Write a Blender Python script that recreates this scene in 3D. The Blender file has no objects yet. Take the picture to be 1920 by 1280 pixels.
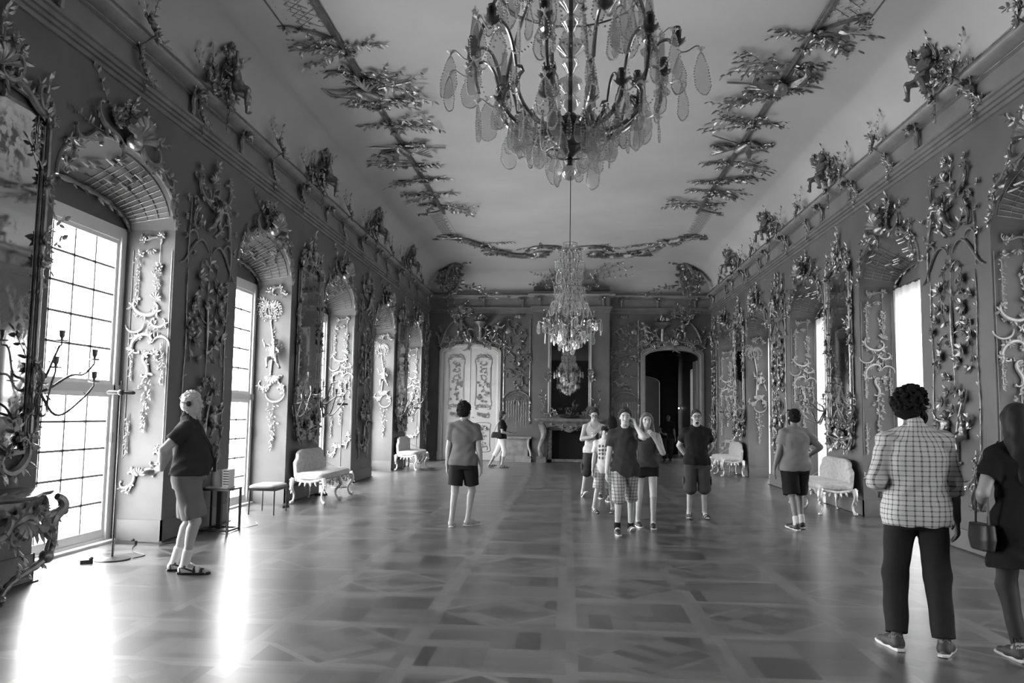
import bpy, math, random
import numpy as np
from mathutils import Vector, Matrix
sc = bpy.context.scene
PI = math.pi
rng = random.Random(7)

# ---------------------------------------------------------------- camera
FPX = 1550.0                      # focal length in pixels of the 1920 px frame
YAW, PITCH, ROLL = math.radians(3.916), math.radians(5.079), math.radians(0.807)
cam_d = bpy.data.cameras.new('camera'); cam = bpy.data.objects.new('camera', cam_d)
sc.collection.objects.link(cam); sc.camera = cam
cam_d.sensor_width = 36.0; cam_d.lens = 36.0 * FPX / 1920.0; cam_d.clip_end = 300
def _axes():
    cy, sy, cp, sp = math.cos(YAW), math.sin(YAW), math.cos(PITCH), math.sin(PITCH)
    fw = Vector((-sy*cp, cy*cp, sp)); rt = Vector((cy, sy, 0)); up = rt.cross(fw)
    cr, sr = math.cos(ROLL), math.sin(ROLL)
    return rt*cr + up*sr, -rt*sr + up*cr, fw
_r, _u, _f = _axes()
cam.matrix_world = Matrix(((_r.x, _u.x, -_f.x, 0), (_r.y, _u.y, -_f.y, 0), (_r.z, _u.z, -_f.z, 1.6), (0, 0, 0, 1)))

# ---------------------------------------------------------------- light
sc.view_settings.view_transform = 'Standard'; sc.view_settings.look = 'None'
sc.view_settings.gamma = 1.0; sc.view_settings.use_curve_mapping = False
sc.view_settings.exposure = -0.12
cy = sc.cycles
cy.max_bounces = 9; cy.diffuse_bounces = 4; cy.glossy_bounces = 4; cy.transmission_bounces = 6
cy.transparent_max_bounces = 24; cy.sample_clamp_indirect = 8.0; cy.caustics_reflective = False; cy.caustics_refractive = False
cy.use_denoising = True
world = bpy.data.worlds.new('overcast_sky'); sc.world = world; world.use_nodes = True
wt = world.node_tree; wt.nodes.clear()
def _wn(t): return wt.nodes.new(t)
wo = _wn('ShaderNodeOutputWorld'); wb = _wn('ShaderNodeBackground'); tc = _wn('ShaderNodeTexCoord'); sx = _wn('ShaderNodeSeparateXYZ')
wt.links.new(tc.outputs['Generated'], sx.inputs[0])
# bright haze on the left (sunward) side, duller on the right, darker ground below the horizon
mx = _wn('ShaderNodeMapRange'); mx.inputs[1].default_value = -0.25; mx.inputs[2].default_value = 0.25; mx.inputs[3].default_value = 27.0; mx.inputs[4].default_value = 8.0
wt.links.new(sx.outputs[0], mx.inputs[0])
mz = _wn('ShaderNodeMapRange'); mz.inputs[1].default_value = -0.15; mz.inputs[2].default_value = 0.05; mz.inputs[3].default_value = 0.62; mz.inputs[4].default_value = 1.0
wt.links.new(sx.outputs[2], mz.inputs[0])
mm = _wn('ShaderNodeMath'); mm.operation = 'MULTIPLY'; wt.links.new(mx.outputs[0], mm.inputs[0]); wt.links.new(mz.outputs[0], mm.inputs[1])
wt.links.new(mm.outputs[0], wb.inputs['Strength']); wb.inputs['Color'].default_value = (1, 1, 1, 1)
wt.links.new(wb.outputs[0], wo.inputs[0])

# ---------------------------------------------------------------- room measures (metres)
W = 4.95            # half width, wall planes at x = -W and +W
YE = 29.0           # end wall
YB = -7.0           # wall behind the camera
Y0, T, PIER = 9.948, 4.423, 1.965   # far edge of first window niche, window spacing, pier width
NW = T - PIER       # niche width
RD = 0.65           # niche depth
ZS, RISE, RISE_IN = 3.86, 0.68, 0.30
ZC = 5.20           # underside of cornice
ZCEIL = 6.9
WINS = list(range(-1, 5))

def portal(x, yc, rz):
    l = bpy.data.lights.new('window_daylight_portal', 'AREA'); l.shape = 'RECTANGLE'; l.size = NW; l.size_y = 3.85
    l.cycles.is_portal = True
    o = bpy.data.objects.new('window_daylight_portal', l); sc.collection.objects.link(o)
    o.location = (x, yc, 1.95); o.rotation_euler = (PI/2, 0, rz)
for k in WINS:
    yc = Y0 + k*T - NW/2
    portal(-W-RD-0.12, yc, PI/2 + PI); portal(W+RD+0.12, yc, PI/2)

# ---------------------------------------------------------------- materials (a monochrome picture: greys only)
MATS = {}
def mat(name, v=0.5, rough=0.6, metal=0.0, spec=0.5, noise=None, bump=None, coat=0.0, build=None):
    """noise=(scale, amount) mottles the base grey; bump=(scale, strength)"""
    if name in MATS: return MATS[name]
    m = bpy.data.materials.new(name); m.use_nodes = True; nt = m.node_tree; N = nt.nodes; L = nt.links
    b = N['Principled BSDF']
    b.inputs['Base Color'].default_value = (v, v, v, 1); b.inputs['Roughness'].default_value = rough
    b.inputs['Metallic'].default_value = metal; b.inputs['Specular IOR Level'].default_value = spec
    b.inputs['Coat Weight'].default_value = coat; b.inputs['Coat Roughness'].default_value = 0.29
    tcn = N.new('ShaderNodeTexCoord')
    if noise:
        n = N.new('ShaderNodeTexNoise'); n.inputs['Scale'].default_value = noise[0]; n.inputs['Detail'].default_value = 5
        L.new(tcn.outputs['Object'], n.inputs['Vector'])
        r = N.new('ShaderNodeMapRange'); r.inputs[1].default_value = 0.3; r.inputs[2].default_value = 0.7
        r.inputs[3].default_value = v*(1-noise[1]); r.inputs[4].default_value = min(1, v*(1+noise[1]))
        L.new(n.outputs[0], r.inputs[0]); L.new(r.outputs[0], b.inputs['Base Color'])
    if bump:
        n = N.new('ShaderNodeTexNoise'); n.inputs['Scale'].default_value = bump[0]; n.inputs['Detail'].default_value = 4
        L.new(tcn.outputs['Object'], n.inputs['Vector'])
        bp = N.new('ShaderNodeBump'); bp.inputs['Strength'].default_value = bump[1]; bp.inputs['Distance'].default_value = 0.02
        L.new(n.outputs[0], bp.inputs['Height']); L.new(bp.outputs[0], b.inputs['Normal'])
    if build: build(m, nt, b, tcn)
    MATS[name] = m
    return m

class G:
    """tiny expression helper for shader maths"""
    def __init__(s, nt): s.nt = nt
    def m(s, op, a, b=None, c=None, clamp=False):
        n = s.nt.nodes.new('ShaderNodeMath'); n.operation = op; n.use_clamp = clamp
        for i, q in enumerate((a, b, c)):
            if q is None: continue
            if isinstance(q, (int, float)): n.inputs[i].default_value = q
            else: s.nt.links.new(q, n.inputs[i])
        return n.outputs[0]
    def xyz(s, vec):
        n = s.nt.nodes.new('ShaderNodeSeparateXYZ'); s.nt.links.new(vec, n.inputs[0]); return n.outputs
    def comb(s, x, y, z=0.0):
        n = s.nt.nodes.new('ShaderNodeCombineXYZ')
        for i, q in enumerate((x, y, z)):
            if isinstance(q, (int, float)): n.inputs[i].default_value = q
            else: s.nt.links.new(q, n.inputs[i])
        return n.outputs[0]
    def white(s, vec):
        n = s.nt.nodes.new('ShaderNodeTexWhiteNoise'); n.noise_dimensions = '3D'; s.nt.links.new(vec, n.inputs['Vector']); return n.outputs['Value']
    def noise(s, vec, scale, detail=3):
        n = s.nt.nodes.new('ShaderNodeTexNoise'); n.inputs['Scale'].default_value = scale; n.inputs['Detail'].default_value = detail
        s.nt.links.new(vec, n.inputs['Vector']); return n.outputs[0]
    def mix(s, f, a, b):
        d = s.m('SUBTRACT', b, a); return s.m('ADD', a, s.m('MULTIPLY', f, d))
    def ramp(s, v, a, b, lo=0.0, hi=1.0):
        n = s.nt.nodes.new('ShaderNodeMapRange'); n.inputs[1].default_value = a; n.inputs[2].default_value = b
        n.inputs[3].default_value = lo; n.inputs[4].default_value = hi; s.nt.links.new(v, n.inputs[0]); return n.outputs[0]

def build_floor(m, nt, b, tcn):
    g = G(nt); p = g.xyz(tcn.outputs['Object']); S = 1.06
    fx = g.m('DIVIDE', p[0], S); fy = g.m('DIVIDE', p[1], S)
    ix = g.m('FLOOR', fx); iy = g.m('FLOOR', fy)
    u = g.m('SUBTRACT', fx, ix); v = g.m('SUBTRACT', fy, iy)          # 0..1 in the square
    par = g.m('MODULO', g.m('ABSOLUTE', g.m('ADD', ix, iy)), 2.0)      # checker of two panel kinds
    # squares turned by 45 degrees inside odd panels
    cu = g.m('SUBTRACT', u, 0.5); cv = g.m('SUBTRACT', v, 0.5)
    du = g.m('ADD', cu, cv); dv = g.m('SUBTRACT', cu, cv)
    dia = g.m('ADD', g.m('ABSOLUTE', cu), g.m('ABSOLUTE', cv))
    def weave(a, c, n, seed):
        """basket weave: n x n blocks, each of planks laid one way or the other"""
        a2 = g.m('MULTIPLY', a, n); c2 = g.m('MULTIPLY', c, n)
        ia = g.m('FLOOR', a2); ic = g.m('FLOOR', c2)
        fa = g.m('SUBTRACT', a2, ia); fc = g.m('SUBTRACT', c2, ic)
        q = g.m('MODULO', g.m('ABSOLUTE', g.m('ADD', ia, ic)), 2.0)
        s1 = g.m('FLOOR', g.m('MULTIPLY', g.mix(q, fa, fc), 3.0))
        idv = g.comb(g.m('ADD', g.m('MULTIPLY', ix, 7.13), ia), g.m('ADD', g.m('MULTIPLY', iy, 3.77), ic), g.m('ADD', s1, g.m('MULTIPLY', q, 5.0)))
        return g.white(idv), q
    wa, qa = weave(u, v, 2.0, 0); wd, qd = weave(g.m('ADD', du, 5.0), g.m('ADD', dv, 5.0), 2.3, 1)
    inner = g.m('LESS_THAN', dia, 0.44)
    pick = g.m('MULTIPLY', par, inner)
    w = g.mix(pick, wa, wd); q = g.mix(pick, qa, qd)
    tone = g.m('ADD', g.m('MULTIPLY', w, 0.55), g.m('MULTIPLY', q, 0.25))
    # strips framing squares and diamonds
    eu = g.m('MINIMUM', g.m('MINIMUM', u, g.m('SUBTRACT', 1.0, u)), g.m('MINIMUM', v, g.m('SUBTRACT', 1.0, v)))
    strip = g.m('LESS_THAN', eu, 0.075)
    st = g.m('MULTIPLY', par, g.m('LESS_THAN', g.m('ABSOLUTE', g.m('SUBTRACT', dia, 0.47)), 0.032))
    strip = g.m('MAXIMUM', strip, st)
    sw = g.white(g.comb(ix, iy, g.m('FLOOR', g.m('MULTIPLY', g.m('ADD', u, g.m('MULTIPLY', v, 2.0)), 1.99))))
    tone = g.mix(strip, tone, g.m('ADD', 0.42, g.m('MULTIPLY', sw, 0.85)))
    big = g.noise(tcn.outputs['Object'], 0.7); fine = g.noise(g.comb(g.m('MULTIPLY', p[0], 40.0), g.m('MULTIPLY', p[1], 40.0)), 1.0)
    val = g.m('MULTIPLY', g.ramp(tone, 0, 1, 0.010, 0.155), g.ramp(big, 0.3, 0.7, 0.8, 1.2))
    val = g.m('MULTIPLY', val, g.ramp(fine, 0.3, 0.7, 0.9, 1.1))
    nt.links.new(val, b.inputs['Base Color'])
    ro = g.m('ADD', 0.38, g.m('MULTIPLY', g.m('SUBTRACT', w, 0.5), 0.06)); ro = g.m('ADD', ro, g.ramp(big, 0.3, 0.7, -0.02, 0.03))
    nt.links.new(ro, b.inputs['Roughness'])
    bp = nt.nodes.new('ShaderNodeBump'); bp.inputs['Strength'].default_value = 0.25; bp.inputs['Distance'].default_value = 0.002
    hh = g.m('ADD', g.m('MULTIPLY', w, 0.5), g.noise(tcn.outputs['Object'], 6.0))
    nt.links.new(hh, bp.inputs['Height']); nt.links.new(bp.outputs[0], b.inputs['Normal'])

def build_sheer(name, v, trans):
    if name in MATS: return MATS[name]
    m = bpy.data.materials.new(name); m.use_nodes = True; nt = m.node_tree; nt.nodes.clear(); N = nt.nodes.new; L = nt.links.new
    o = N('ShaderNodeOutputMaterial'); d = N('ShaderNodeBsdfDiffuse'); t = N('ShaderNodeBsdfTranslucent'); tr = N('ShaderNodeBsdfTransparent')
    for q in (d, t): q.inputs[0].default_value = (v, v, v, 1)
    m1 = N('ShaderNodeMixShader'); m1.inputs[0].default_value = 0.6; L(d.outputs[0], m1.inputs[1]); L(t.outputs[0], m1.inputs[2])
    m2 = N('ShaderNodeMixShader'); m2.inputs[0].default_value = trans; L(m1.outputs[0], m2.inputs[1]); L(tr.outputs[0], m2.inputs[2])
    L(m2.outputs[0], o.inputs[0]); MATS[name] = m; return m
def build_clear(name, base, rough, tint=1.0, edge=0.5):
    """thin clear glass: mostly transparent, a little gloss"""
    if name in MATS: return MATS[name]
    m = bpy.data.materials.new(name); m.use_nodes = True; nt = m.node_tree; nt.nodes.clear(); N = nt.nodes.new; L = nt.links.new
    o = N('ShaderNodeOutputMaterial'); gl = N('ShaderNodeBsdfGlossy'); tr = N('ShaderNodeBsdfTransparent'); fr = N('ShaderNodeLayerWeight'); fr.inputs[0].default_value = 0.5
    gl.inputs['Roughness'].default_value = rough; tr.inputs[0].default_value = (tint, tint, tint, 1); gl.inputs[0].default_value = (1, 1, 1, 1)
    pw = N('ShaderNodeMath'); pw.operation = 'POWER'; pw.inputs[1].default_value = 4.0; L(fr.outputs['Facing'], pw.inputs[0])
    ad = N('ShaderNodeMath'); ad.operation = 'MULTIPLY_ADD'; ad.use_clamp = True; ad.inputs[1].default_value = edge; ad.inputs[2].default_value = base; L(pw.outputs[0], ad.inputs[0])
    mx_ = N('ShaderNodeMixShader'); L(ad.outputs[0], mx_.inputs[0]); L(tr.outputs[0], mx_.inputs[1]); L(gl.outputs[0], mx_.inputs[2])
    L(mx_.outputs[0], o.inputs[0]); MATS[name] = m; return m

M_wall = mat('green_stucco_wall', 0.115, 0.55, noise=(1.3, 0.18), bump=(14, 0.12))
M_reveal = M_wall
M_ceil = mat('ceiling_plaster', 0.50, 0.7, noise=(0.5, 0.10))
M_corn = mat('marbled_cornice', 0.17, 0.38, noise=(3.0, 0.22))
M_frieze = mat('frieze_plaster', 0.21, 0.5, noise=(2.0, 0.15))
M_gilt = mat('gilded_stucco', 0.29, 0.34, 0.9, noise=(9, 0.25), bump=(40, 0.35))
M_giltd = mat('gilded_stucco_dull', 0.28, 0.38, 0.6, noise=(9, 0.3), bump=(40, 0.4))
M_white = mat('white_painted_wood', 0.74, 0.4); M_munt = mat('backlit_glazing_bar', 0.24, 0.5)  # white glazing bars given a backlit grey as colour, to show against the sky
M_floor = mat('parquet_floor', 0.1, 0.25, spec=0.6, coat=1.0, build=build_floor)
M_glass = build_clear('window_glass', 0.03, 0.02, edge=0.15)
M_black = mat('black_metal', 0.02, 0.4)
M_sheer = build_sheer('sheer_curtain_cloth', 0.8, 0.14)

# ---------------------------------------------------------------- mesh builder
def A(*v): return np.array(v, dtype=float)
def unit(v):
    n = np.linalg.norm(v); return v/n if n > 1e-9 else v
class MB:
    def __init__(s): s.v = []; s.f = []; s.n = 0; s.mi = []
    def add(s, verts, faces, mi=0):
        verts = np.asarray(verts, dtype=float).reshape(-1, 3); k = s.n
        s.v.append(verts); s.f.extend([tuple(int(i)+k for i in f) for f in faces]); s.mi.extend([mi]*len(faces)); s.n += len(verts)
    def merge(s, o, M=None):
        vv = np.concatenate(o.v) if o.v else np.zeros((0, 3))
        if M is not None:
            M = np.array(M); vv = vv@M[:3, :3].T + M[:3, 3]
        k = s.n; s.v.append(vv); s.f.extend([tuple(i+k for i in f) for f in o.f]); s.mi.extend(o.mi); s.n += len(vv)
    def box(s, x0, x1, y0, y1, z0, z1, mi=0):
        v = [(x, y, z) for z in (z0, z1) for y in (y0, y1) for x in (x0, x1)]
        s.add(v, [(0, 2, 3, 1), (4, 5, 7, 6), (0, 1, 5, 4), (2, 6, 7, 3), (0, 4, 6, 2), (1, 3, 7, 5)], mi)
    def quad(s, a, b, c, d, mi=0): s.add([a, b, c, d], [(0, 1, 2, 3)], mi)
    def loft(s, rings, close=True, cap=True, mi=0):
        n = len(rings[0]); V = np.concatenate([np.asarray(r, float) for r in rings]); F = []
        for i in range(len(rings)-1):
            for j in range(n if close else n-1):
                a = i*n+j; b = i*n+(j+1) % n; F.append((a, b, b+n, a+n))
        if cap and close:
            F.append(tuple(range(n-1, -1, -1))); F.append(tuple((len(rings)-1)*n+j for j in range(n)))
        s.add(V, F, mi)
    def tube(s, P, r, n=6, mi=0, flat=1.0, up=None, cap=True):
        """tapered tube; flat<1 squashes the section along `up`"""
        P = np.asarray(P, float); m = len(P); r = np.full(m, r) if np.isscalar(r) else np.asarray(r, float)
        Tn = np.gradient(P, axis=0); Tn /= np.maximum(np.linalg.norm(Tn, axis=1, keepdims=True), 1e-9)
        if up is None:
            up_ = A(0, 0, 1) if abs(Tn[0][2]) < 0.9 else A(1, 0, 0)
        else: up_ = np.asarray(up, float)
        rings = []; nrm = up_
        a = np.arange(n)*2*PI/n; ca, sa = np.cos(a), np.sin(a)
        for i in range(m):
            t = Tn[i]
            base = up_ if up is not None else nrm
            nn = base - t*np.dot(base, t)
            if np.linalg.norm(nn) < 1e-4: nn = np.cross(t, A(1, 0.3, 0.2))
            nn = unit(nn); nrm = nn; bb = np.cross(t, nn)
            rings.append(P[i] + r[i]*(flat*ca[:, None]*nn + sa[:, None]*bb))
        s.loft(rings, True, cap, mi)
    def lathe(s, prof, n=16, c=(0, 0, 0), mi=0):
        a = np.arange(n)*2*PI/n
        rings = [np.stack([c[0]+r*np.cos(a), c[1]+r*np.sin(a), np.full(n, c[2]+z)], 1) for r, z in prof]
        s.loft(rings, True, True, mi)
    def blob(s, c, r, nu=8, nv=5, mi=0, R=None):
        r = np.full(3, r) if np.isscalar(r) else np.asarray(r, float)
        V = [(0, 0, -1)]
        for i in range(1, nv):
            ph = -PI/2 + PI*i/nv
            for j in range(nu): V.append((math.cos(ph)*math.cos(2*PI*j/nu), math.cos(ph)*math.sin(2*PI*j/nu), math.sin(ph)))
        V.append((0, 0, 1)); F = []
        for j in range(nu): F.append((0, 1+(j+1) % nu, 1+j))
        for i in range(nv-2):
            for j in range(nu):
                a = 1+i*nu+j; b = 1+i*nu+(j+1) % nu; F.append((a, b, b+nu, a+nu))
        e = len(V)-1
        for j in range(nu): F.append((e-nu+j, e-nu+(j+1) % nu, e))
        V = np.array(V)*r
        if R is not None: V = V@np.array(R).T
        s.add(V+np.asarray(c, float), F, mi)
    def leaf(s, p, d, nrm, L, Wd=None, curl=0.25, mi=0):
        """a pointed leaf with a raised midrib and an underside"""
        p = np.asarray(p, float); d = unit(np.asarray(d, float)); nrm = np.asarray(nrm, float)
        nrm = unit(nrm - d*np.dot(nrm, d)); b = np.cross(d, nrm); Wd = Wd or L*0.5; h = L*0.14
        v = [p, p+d*L*.3+b*Wd*.42, p+d*L*.3-b*Wd*.42, p+d*L*.3+nrm*h, p+d*L*.68+b*Wd*.34+nrm*curl*L*.3, p+d*L*.68-b*Wd*.34+nrm*curl*L*.3,
             p+d*L*.68+nrm*(h+curl*L*.3), p+d*L+nrm*curl*L*.6, p+d*L*.45-nrm*h*.5]
        s.add(v, [(0, 3, 1), (0, 2, 3), (1, 3, 6, 4), (2, 5, 6, 3), (4, 6, 7), (5, 7, 6), (0, 1, 8), (0, 8, 2), (1, 4, 8), (4, 7, 8), (7, 5, 8), (5, 2, 8)], mi)
    def mesh(s, name, mats, smooth=True, M=None):
        me = bpy.data.meshes.new(name); V = np.concatenate(s.v) if s.v else np.zeros((0, 3))
        if M is not None: V = V@np.array(M)[:3, :3].T + np.array(M)[:3, 3]
        me.from_pydata(V.tolist(), [], s.f)
        if not isinstance(mats, (list, tuple)): mats = [mats]
        for m in mats: me.materials.append(m)
        if len(mats) > 1: me.polygons.foreach_set('material_index', s.mi)
        if smooth: me.polygons.foreach_set('use_smooth', [True]*len(s.f))
        me.update()
        if smooth and smooth != 'all':
            try: me.set_sharp_from_angle(angle=math.radians(38))
            except Exception: pass
        return me
def link(name, me, parent=None, loc=(0, 0, 0), rz=0.0):
    o = bpy.data.objects.new(name, me); sc.collection.objects.link(o); o.location = loc; o.rotation_euler = (0, 0, rz)
    if parent is not None: o.parent = parent
    return o
def tag(o, label, cat, group=None, kind=None):
    o['label'] = label; o['category'] = cat
    if group: o['group'] = group
    if kind: o['kind'] = kind
    return o
def thing(name, label, cat, loc=(0, 0, 0), rz=0.0, group=None):
    o = bpy.data.objects.new(name, None); sc.collection.objects.link(o); o.location = loc; o.rotation_euler = (0, 0, rz); o.empty_display_size = 0.2
    return tag(o, label, cat, group)
def struct(name, mb, mats, parent=None, smooth=True):
    o = link(name, mb.mesh(name, mats, smooth), parent)
    if parent is None: o['kind'] = 'structure'
    return o
def part(name, mb, mats, parent, smooth=True, M=None, label=None):
    o = link(name, mb.mesh(name, mats, smooth, M), parent)
    if label: o['label'] = label
    return o
CHILD = {}
def kids(o): return [c for c in sc.objects if c.parent == o]
def dup(root, loc, rz, label, group=None, cat=None):
    """copy a thing with its parts and sub-parts"""
    r = root.copy(); sc.collection.objects.link(r); r.location = loc; r.rotation_euler = (0, 0, rz); r['label'] = label
    if group: r['group'] = group
    if cat: r['category'] = cat
    def rec(src, dst):
        for ch in KIDMAP.setdefault(src.name, None) or kids(src):
            c = ch.copy(); sc.collection.objects.link(c); c.parent = dst
            rec(ch, c)
    rec(root, r)
    return r
KIDMAP = {}
# ================================================================ THE ROOM
fl = MB(); fl.box(-W-0.9, W+0.9, YB-0.5, YE+8.5, -0.2, 0.0); struct('floor', fl, M_floor, smooth=False)
def arch(t, n=20):
    """points (y offset from niche centre, z) of the niche arch; t=0 at the wall face, 1 at the window"""
    ri = RISE + (RISE_IN-RISE)*t; hw = NW/2
    return [(-hw*math.cos(PI*i/n), ZS + ri*math.sin(PI*i/n)**0.85) for i in range(n+1)]
def side_wall(sgn, name):
    mb = MB(); X = sgn*W; XO = sgn*(W+RD+0.12); XI = sgn*(W+RD)
    zt = 6.3
    def bx(y0, y1, z0, z1): mb.box(min(X, XO), max(X, XO), y0, y1, z0, z1)
    ks = WINS
    for i, k in enumerate(ks):
        ya = Y0 + k*T - NW; yb = Y0 + k*T
        ynext = Y0 + (k+1)*T - NW
        if k == ks[0]: bx(YB, ya, 0, zt)  # unseen stretch left solid instead of windowed, added to darken the near end
        bx(yb, ynext if k != ks[-1] else YE, 0, zt)
        # over the niche: face with the arch cut out, vaulted soffit, tympanum above the window
        n = 20; yc = (ya+yb)/2
        A0 = [(X, yc+a, z) for a, z in arch(0, n)]; ts = [0, 0.25, 0.5, 0.75, 1.0]
        rings = [[(sgn*(W+RD*t), yc+a, z) for a, z in arch(t, n)] for t in ts]
        top = [(X, p[1], zt) for p in A0]
        V = A0+top; mb.add(V, [(j, j+1, n+1+j+1, n+1+j) for j in range(n)])
        V = sum(rings, []); F = []
        for r_ in range(len(ts)-1):
            for j in range(n): a = r_*(n+1)+j; F.append((a, a+1, a+n+2, a+n+1))
        mb.add(V, F)
        inn = rings[-1]; bot = [(XI, p[1], ZS-0.02) for p in inn]
        mb.add(inn+bot, [(j, j+1, n+1+j+1, n+1+j) for j in range(n)])
        mb.quad((XO, ya, ZS), (XO, yb, ZS), (XO, yb, zt), (XO, ya, zt))
        mb.quad((X, ya, zt), (X, yb, zt), (XO, yb, zt), (XO, ya, zt))
    return struct(name, mb, M_wall)
side_wall(-1, 'wall_left'); side_wall(1, 'wall_right')
bk = MB(); bk.box(-W-0.8, W+0.8, YB-0.15, YB, 0, 7.1); struct('wall_back', bk, M_wall)

# end wall with two door openings (left: closed leaves, right: open)
DL, DR = (-4.42, -2.50), (2.66, 4.56)          # door openings in x
DZS, DRISE = 3.68, 0.27
def door_arch(x0, x1, n=12, e=0.0):
    xc, hw = (x0+x1)/2, (x1-x0)/2 + e
    return [(xc-hw*math.cos(PI*i/n), DZS + e + DRISE*math.sin(PI*i/n)) for i in range(n+1)]
ew = MB(); ze = 7.1; TH = 0.45
def ebx(x0, x1, z0, z1): ew.box(x0, x1, YE, YE+TH, z0, z1)
ebx(-W-0.8, DL[0], 0, ze); ebx(DL[1], DR[0], 0, ze); ebx(DR[1], W+0.8, 0, ze)
for (x0, x1) in (DL, DR):
    ar = door_arch(x0, x1); n = len(ar)
    for yy in (YE, YE+TH):
        ew.add([(x, yy, z) for x, z in ar]+[(x, yy, ze) for x, z in ar], [(j, j+1, n+j+1, n+j) for j in range(n-1)])
    ew.add([(x, YE, z) for x, z in ar]+[(x, YE+TH, z) for x, z in ar], [(j, j+1, n+j+1, n+j) for j in range(n-1)])
# chimney breast standing forward of the wall
CBX0, CBX1, CBY = -1.22, 1.42, 28.62
ew.box(CBX0, -0.72, CBY, YE+0.02, 0, 6.1); ew.box(0.84, CBX1, CBY, YE+0.02, 0, 6.1); ew.box(-0.72, 0.84, CBY, YE+0.02, 1.10, 6.1)
struct('wall_end', ew, M_wall)

# ceiling: flat field with a deep cove all round
ce = MB(); rings = []
for i in range(13):
    a = PI/2*i/12; d = 0.02 + 1.45*(1-math.cos(a)); z = 5.86 + (ZCEIL-5.86)*math.sin(a)
    rings.append([(-W+d, YB+d, z), (W-d, YB+d, z), (W-d, YE-d, z), (-W+d, YE-d, z)])
ny = 1
ce.loft([np.array(r) for r in rings], True, False)
r = rings[-1]; ce.add(r, [(0, 1, 2, 3)])
# an anteroom behind the right-hand door, and closing walls
ce.box(-W-0.8, W+0.8, YB-0.2, YE+0.5, 7.1, 7.2)
struct('ceiling', ce, M_ceil)

# cornice: moulded band, frieze, big torus with fillets; runs along both sides and the end wall
def run_profile(mb, prof, path, sides):
    """prof: (inset from wall, z) ; path: list of corner positions on the wall plane with inward mitre vectors"""
    rings = []
    for (px, py), (mx_, my_) in path:
        rings.append([(px+mx_*d, py+my_*d, z) for d, z in prof])
    mb.loft([np.array(r) for r in rings], False, False)
cpath = [((-W, YB), (1, 0)), ((-W, YE), (1, -1)), ((CBX0, YE), (-1, -1)), ((CBX0, CBY), (-1, -1)), ((CBX1, CBY), (1, -1)), ((CBX1, YE), (1, -1)), ((W, YE), (-1, -1)), ((W, YB), (-1, 0))]
band = [(0, 5.18), (0.02, 5.19), (0.02, 5.24), (0.045, 5.25), (0.045, 5.29), (0.07, 5.30), (0.075, 5.345), (0.10, 5.36), (0.105, 5.39), (0.0, 5.40)]
mb = MB(); run_profile(mb, band, cpath, 0); struct('trim_1', mb, M_corn)
mb = MB(); run_profile(mb, [(0.012, 5.39), (0.012, 5.73)], cpath, 0); struct('trim_2', mb, M_frieze)
tor = [(0.0, 5.685), (0.05, 5.69), (0.055, 5.705), (0.075, 5.71)] + [(0.075+0.10*math.sin(PI*i/10)+0.05*(i/10), 5.71+0.155*i/10) for i in range(11)] + [(0.145, 5.87), (0.15, 5.885), (0.125, 5.90), (0.0, 5.905)]
mb = MB(); run_profile(mb, tor, cpath, 0); struct('trim_3', mb, mat('torus_moulding', 0.28, 0.33, noise=(4, 0.12)))
# gilded fillet lines along the torus
mb = MB()
for pr in ([(0.148+0.012*math.cos(a), 5.888+0.012*math.sin(a)) for a in np.linspace(0, 2*PI, 9)], [(0.058+0.009*math.cos(a), 5.700+0.009*math.sin(a)) for a in np.linspace(0, 2*PI, 9)]):
    run_profile(mb, pr, cpath, 0)
struct('trim_4', mb, M_gilt)

# baseboards follow the piers and run into the niches
def base(sgn, name):
    mb = MB(); X = sgn*W
    def b(x0, x1, y0, y1): mb.box(min(x0, x1), max(x0, x1), y0, y1, 0, 0.25); mb.box(min(x0, x1), max(x0, x1), y0, y1, 0.25, 0.262)
    for k in WINS:
        ya = Y0+k*T; yb = Y0+(k+1)*T-NW if k != WINS[-1] else YE
        if k == WINS[0]: b(X, X-sgn*0.02, YB, Y0+k*T-NW+0.015)
        b(X, X-sgn*0.022, ya-0.02, yb+0.02)
        b(X-sgn*0.022, X+sgn*(RD-0.1), ya-0.02, ya); b(X-sgn*0.022, X+sgn*(RD-0.1), yb, yb+0.02) if k != WINS[-1] else None
    struct(name, mb, mat('baseboard_paint', 0.14, 0.5, noise=(2, 0.1)))
base(-1, 'baseboard_left'); base(1, 'baseboard_right')
mb = MB()
for x0, x1 in ((-W, DL[0]-0.12), (DL[1]+0.12, CBX0), (CBX1, DR[0]-0.12), (DR[1]+0.12, W)): mb.box(x0, x1, YE-0.025, YE, 0, 0.25)
struct('baseboard_end', mb, MATS['baseboard_paint'])
# dark expansion fillet at the foot of the piers
mb = MB()
for sgn in (-1, 1):
    for k in WINS[:-1]:
        x0, x1 = sorted((sgn*(W-0.05), sgn*(W-0.022))); mb.box(x0, x1, Y0+k*T-0.06, Y0+(k+1)*T-NW+0.06, 0, 0.014)
struct('trim_5', mb, mat('dark_floor_fillet', 0.02, 0.5))

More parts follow.
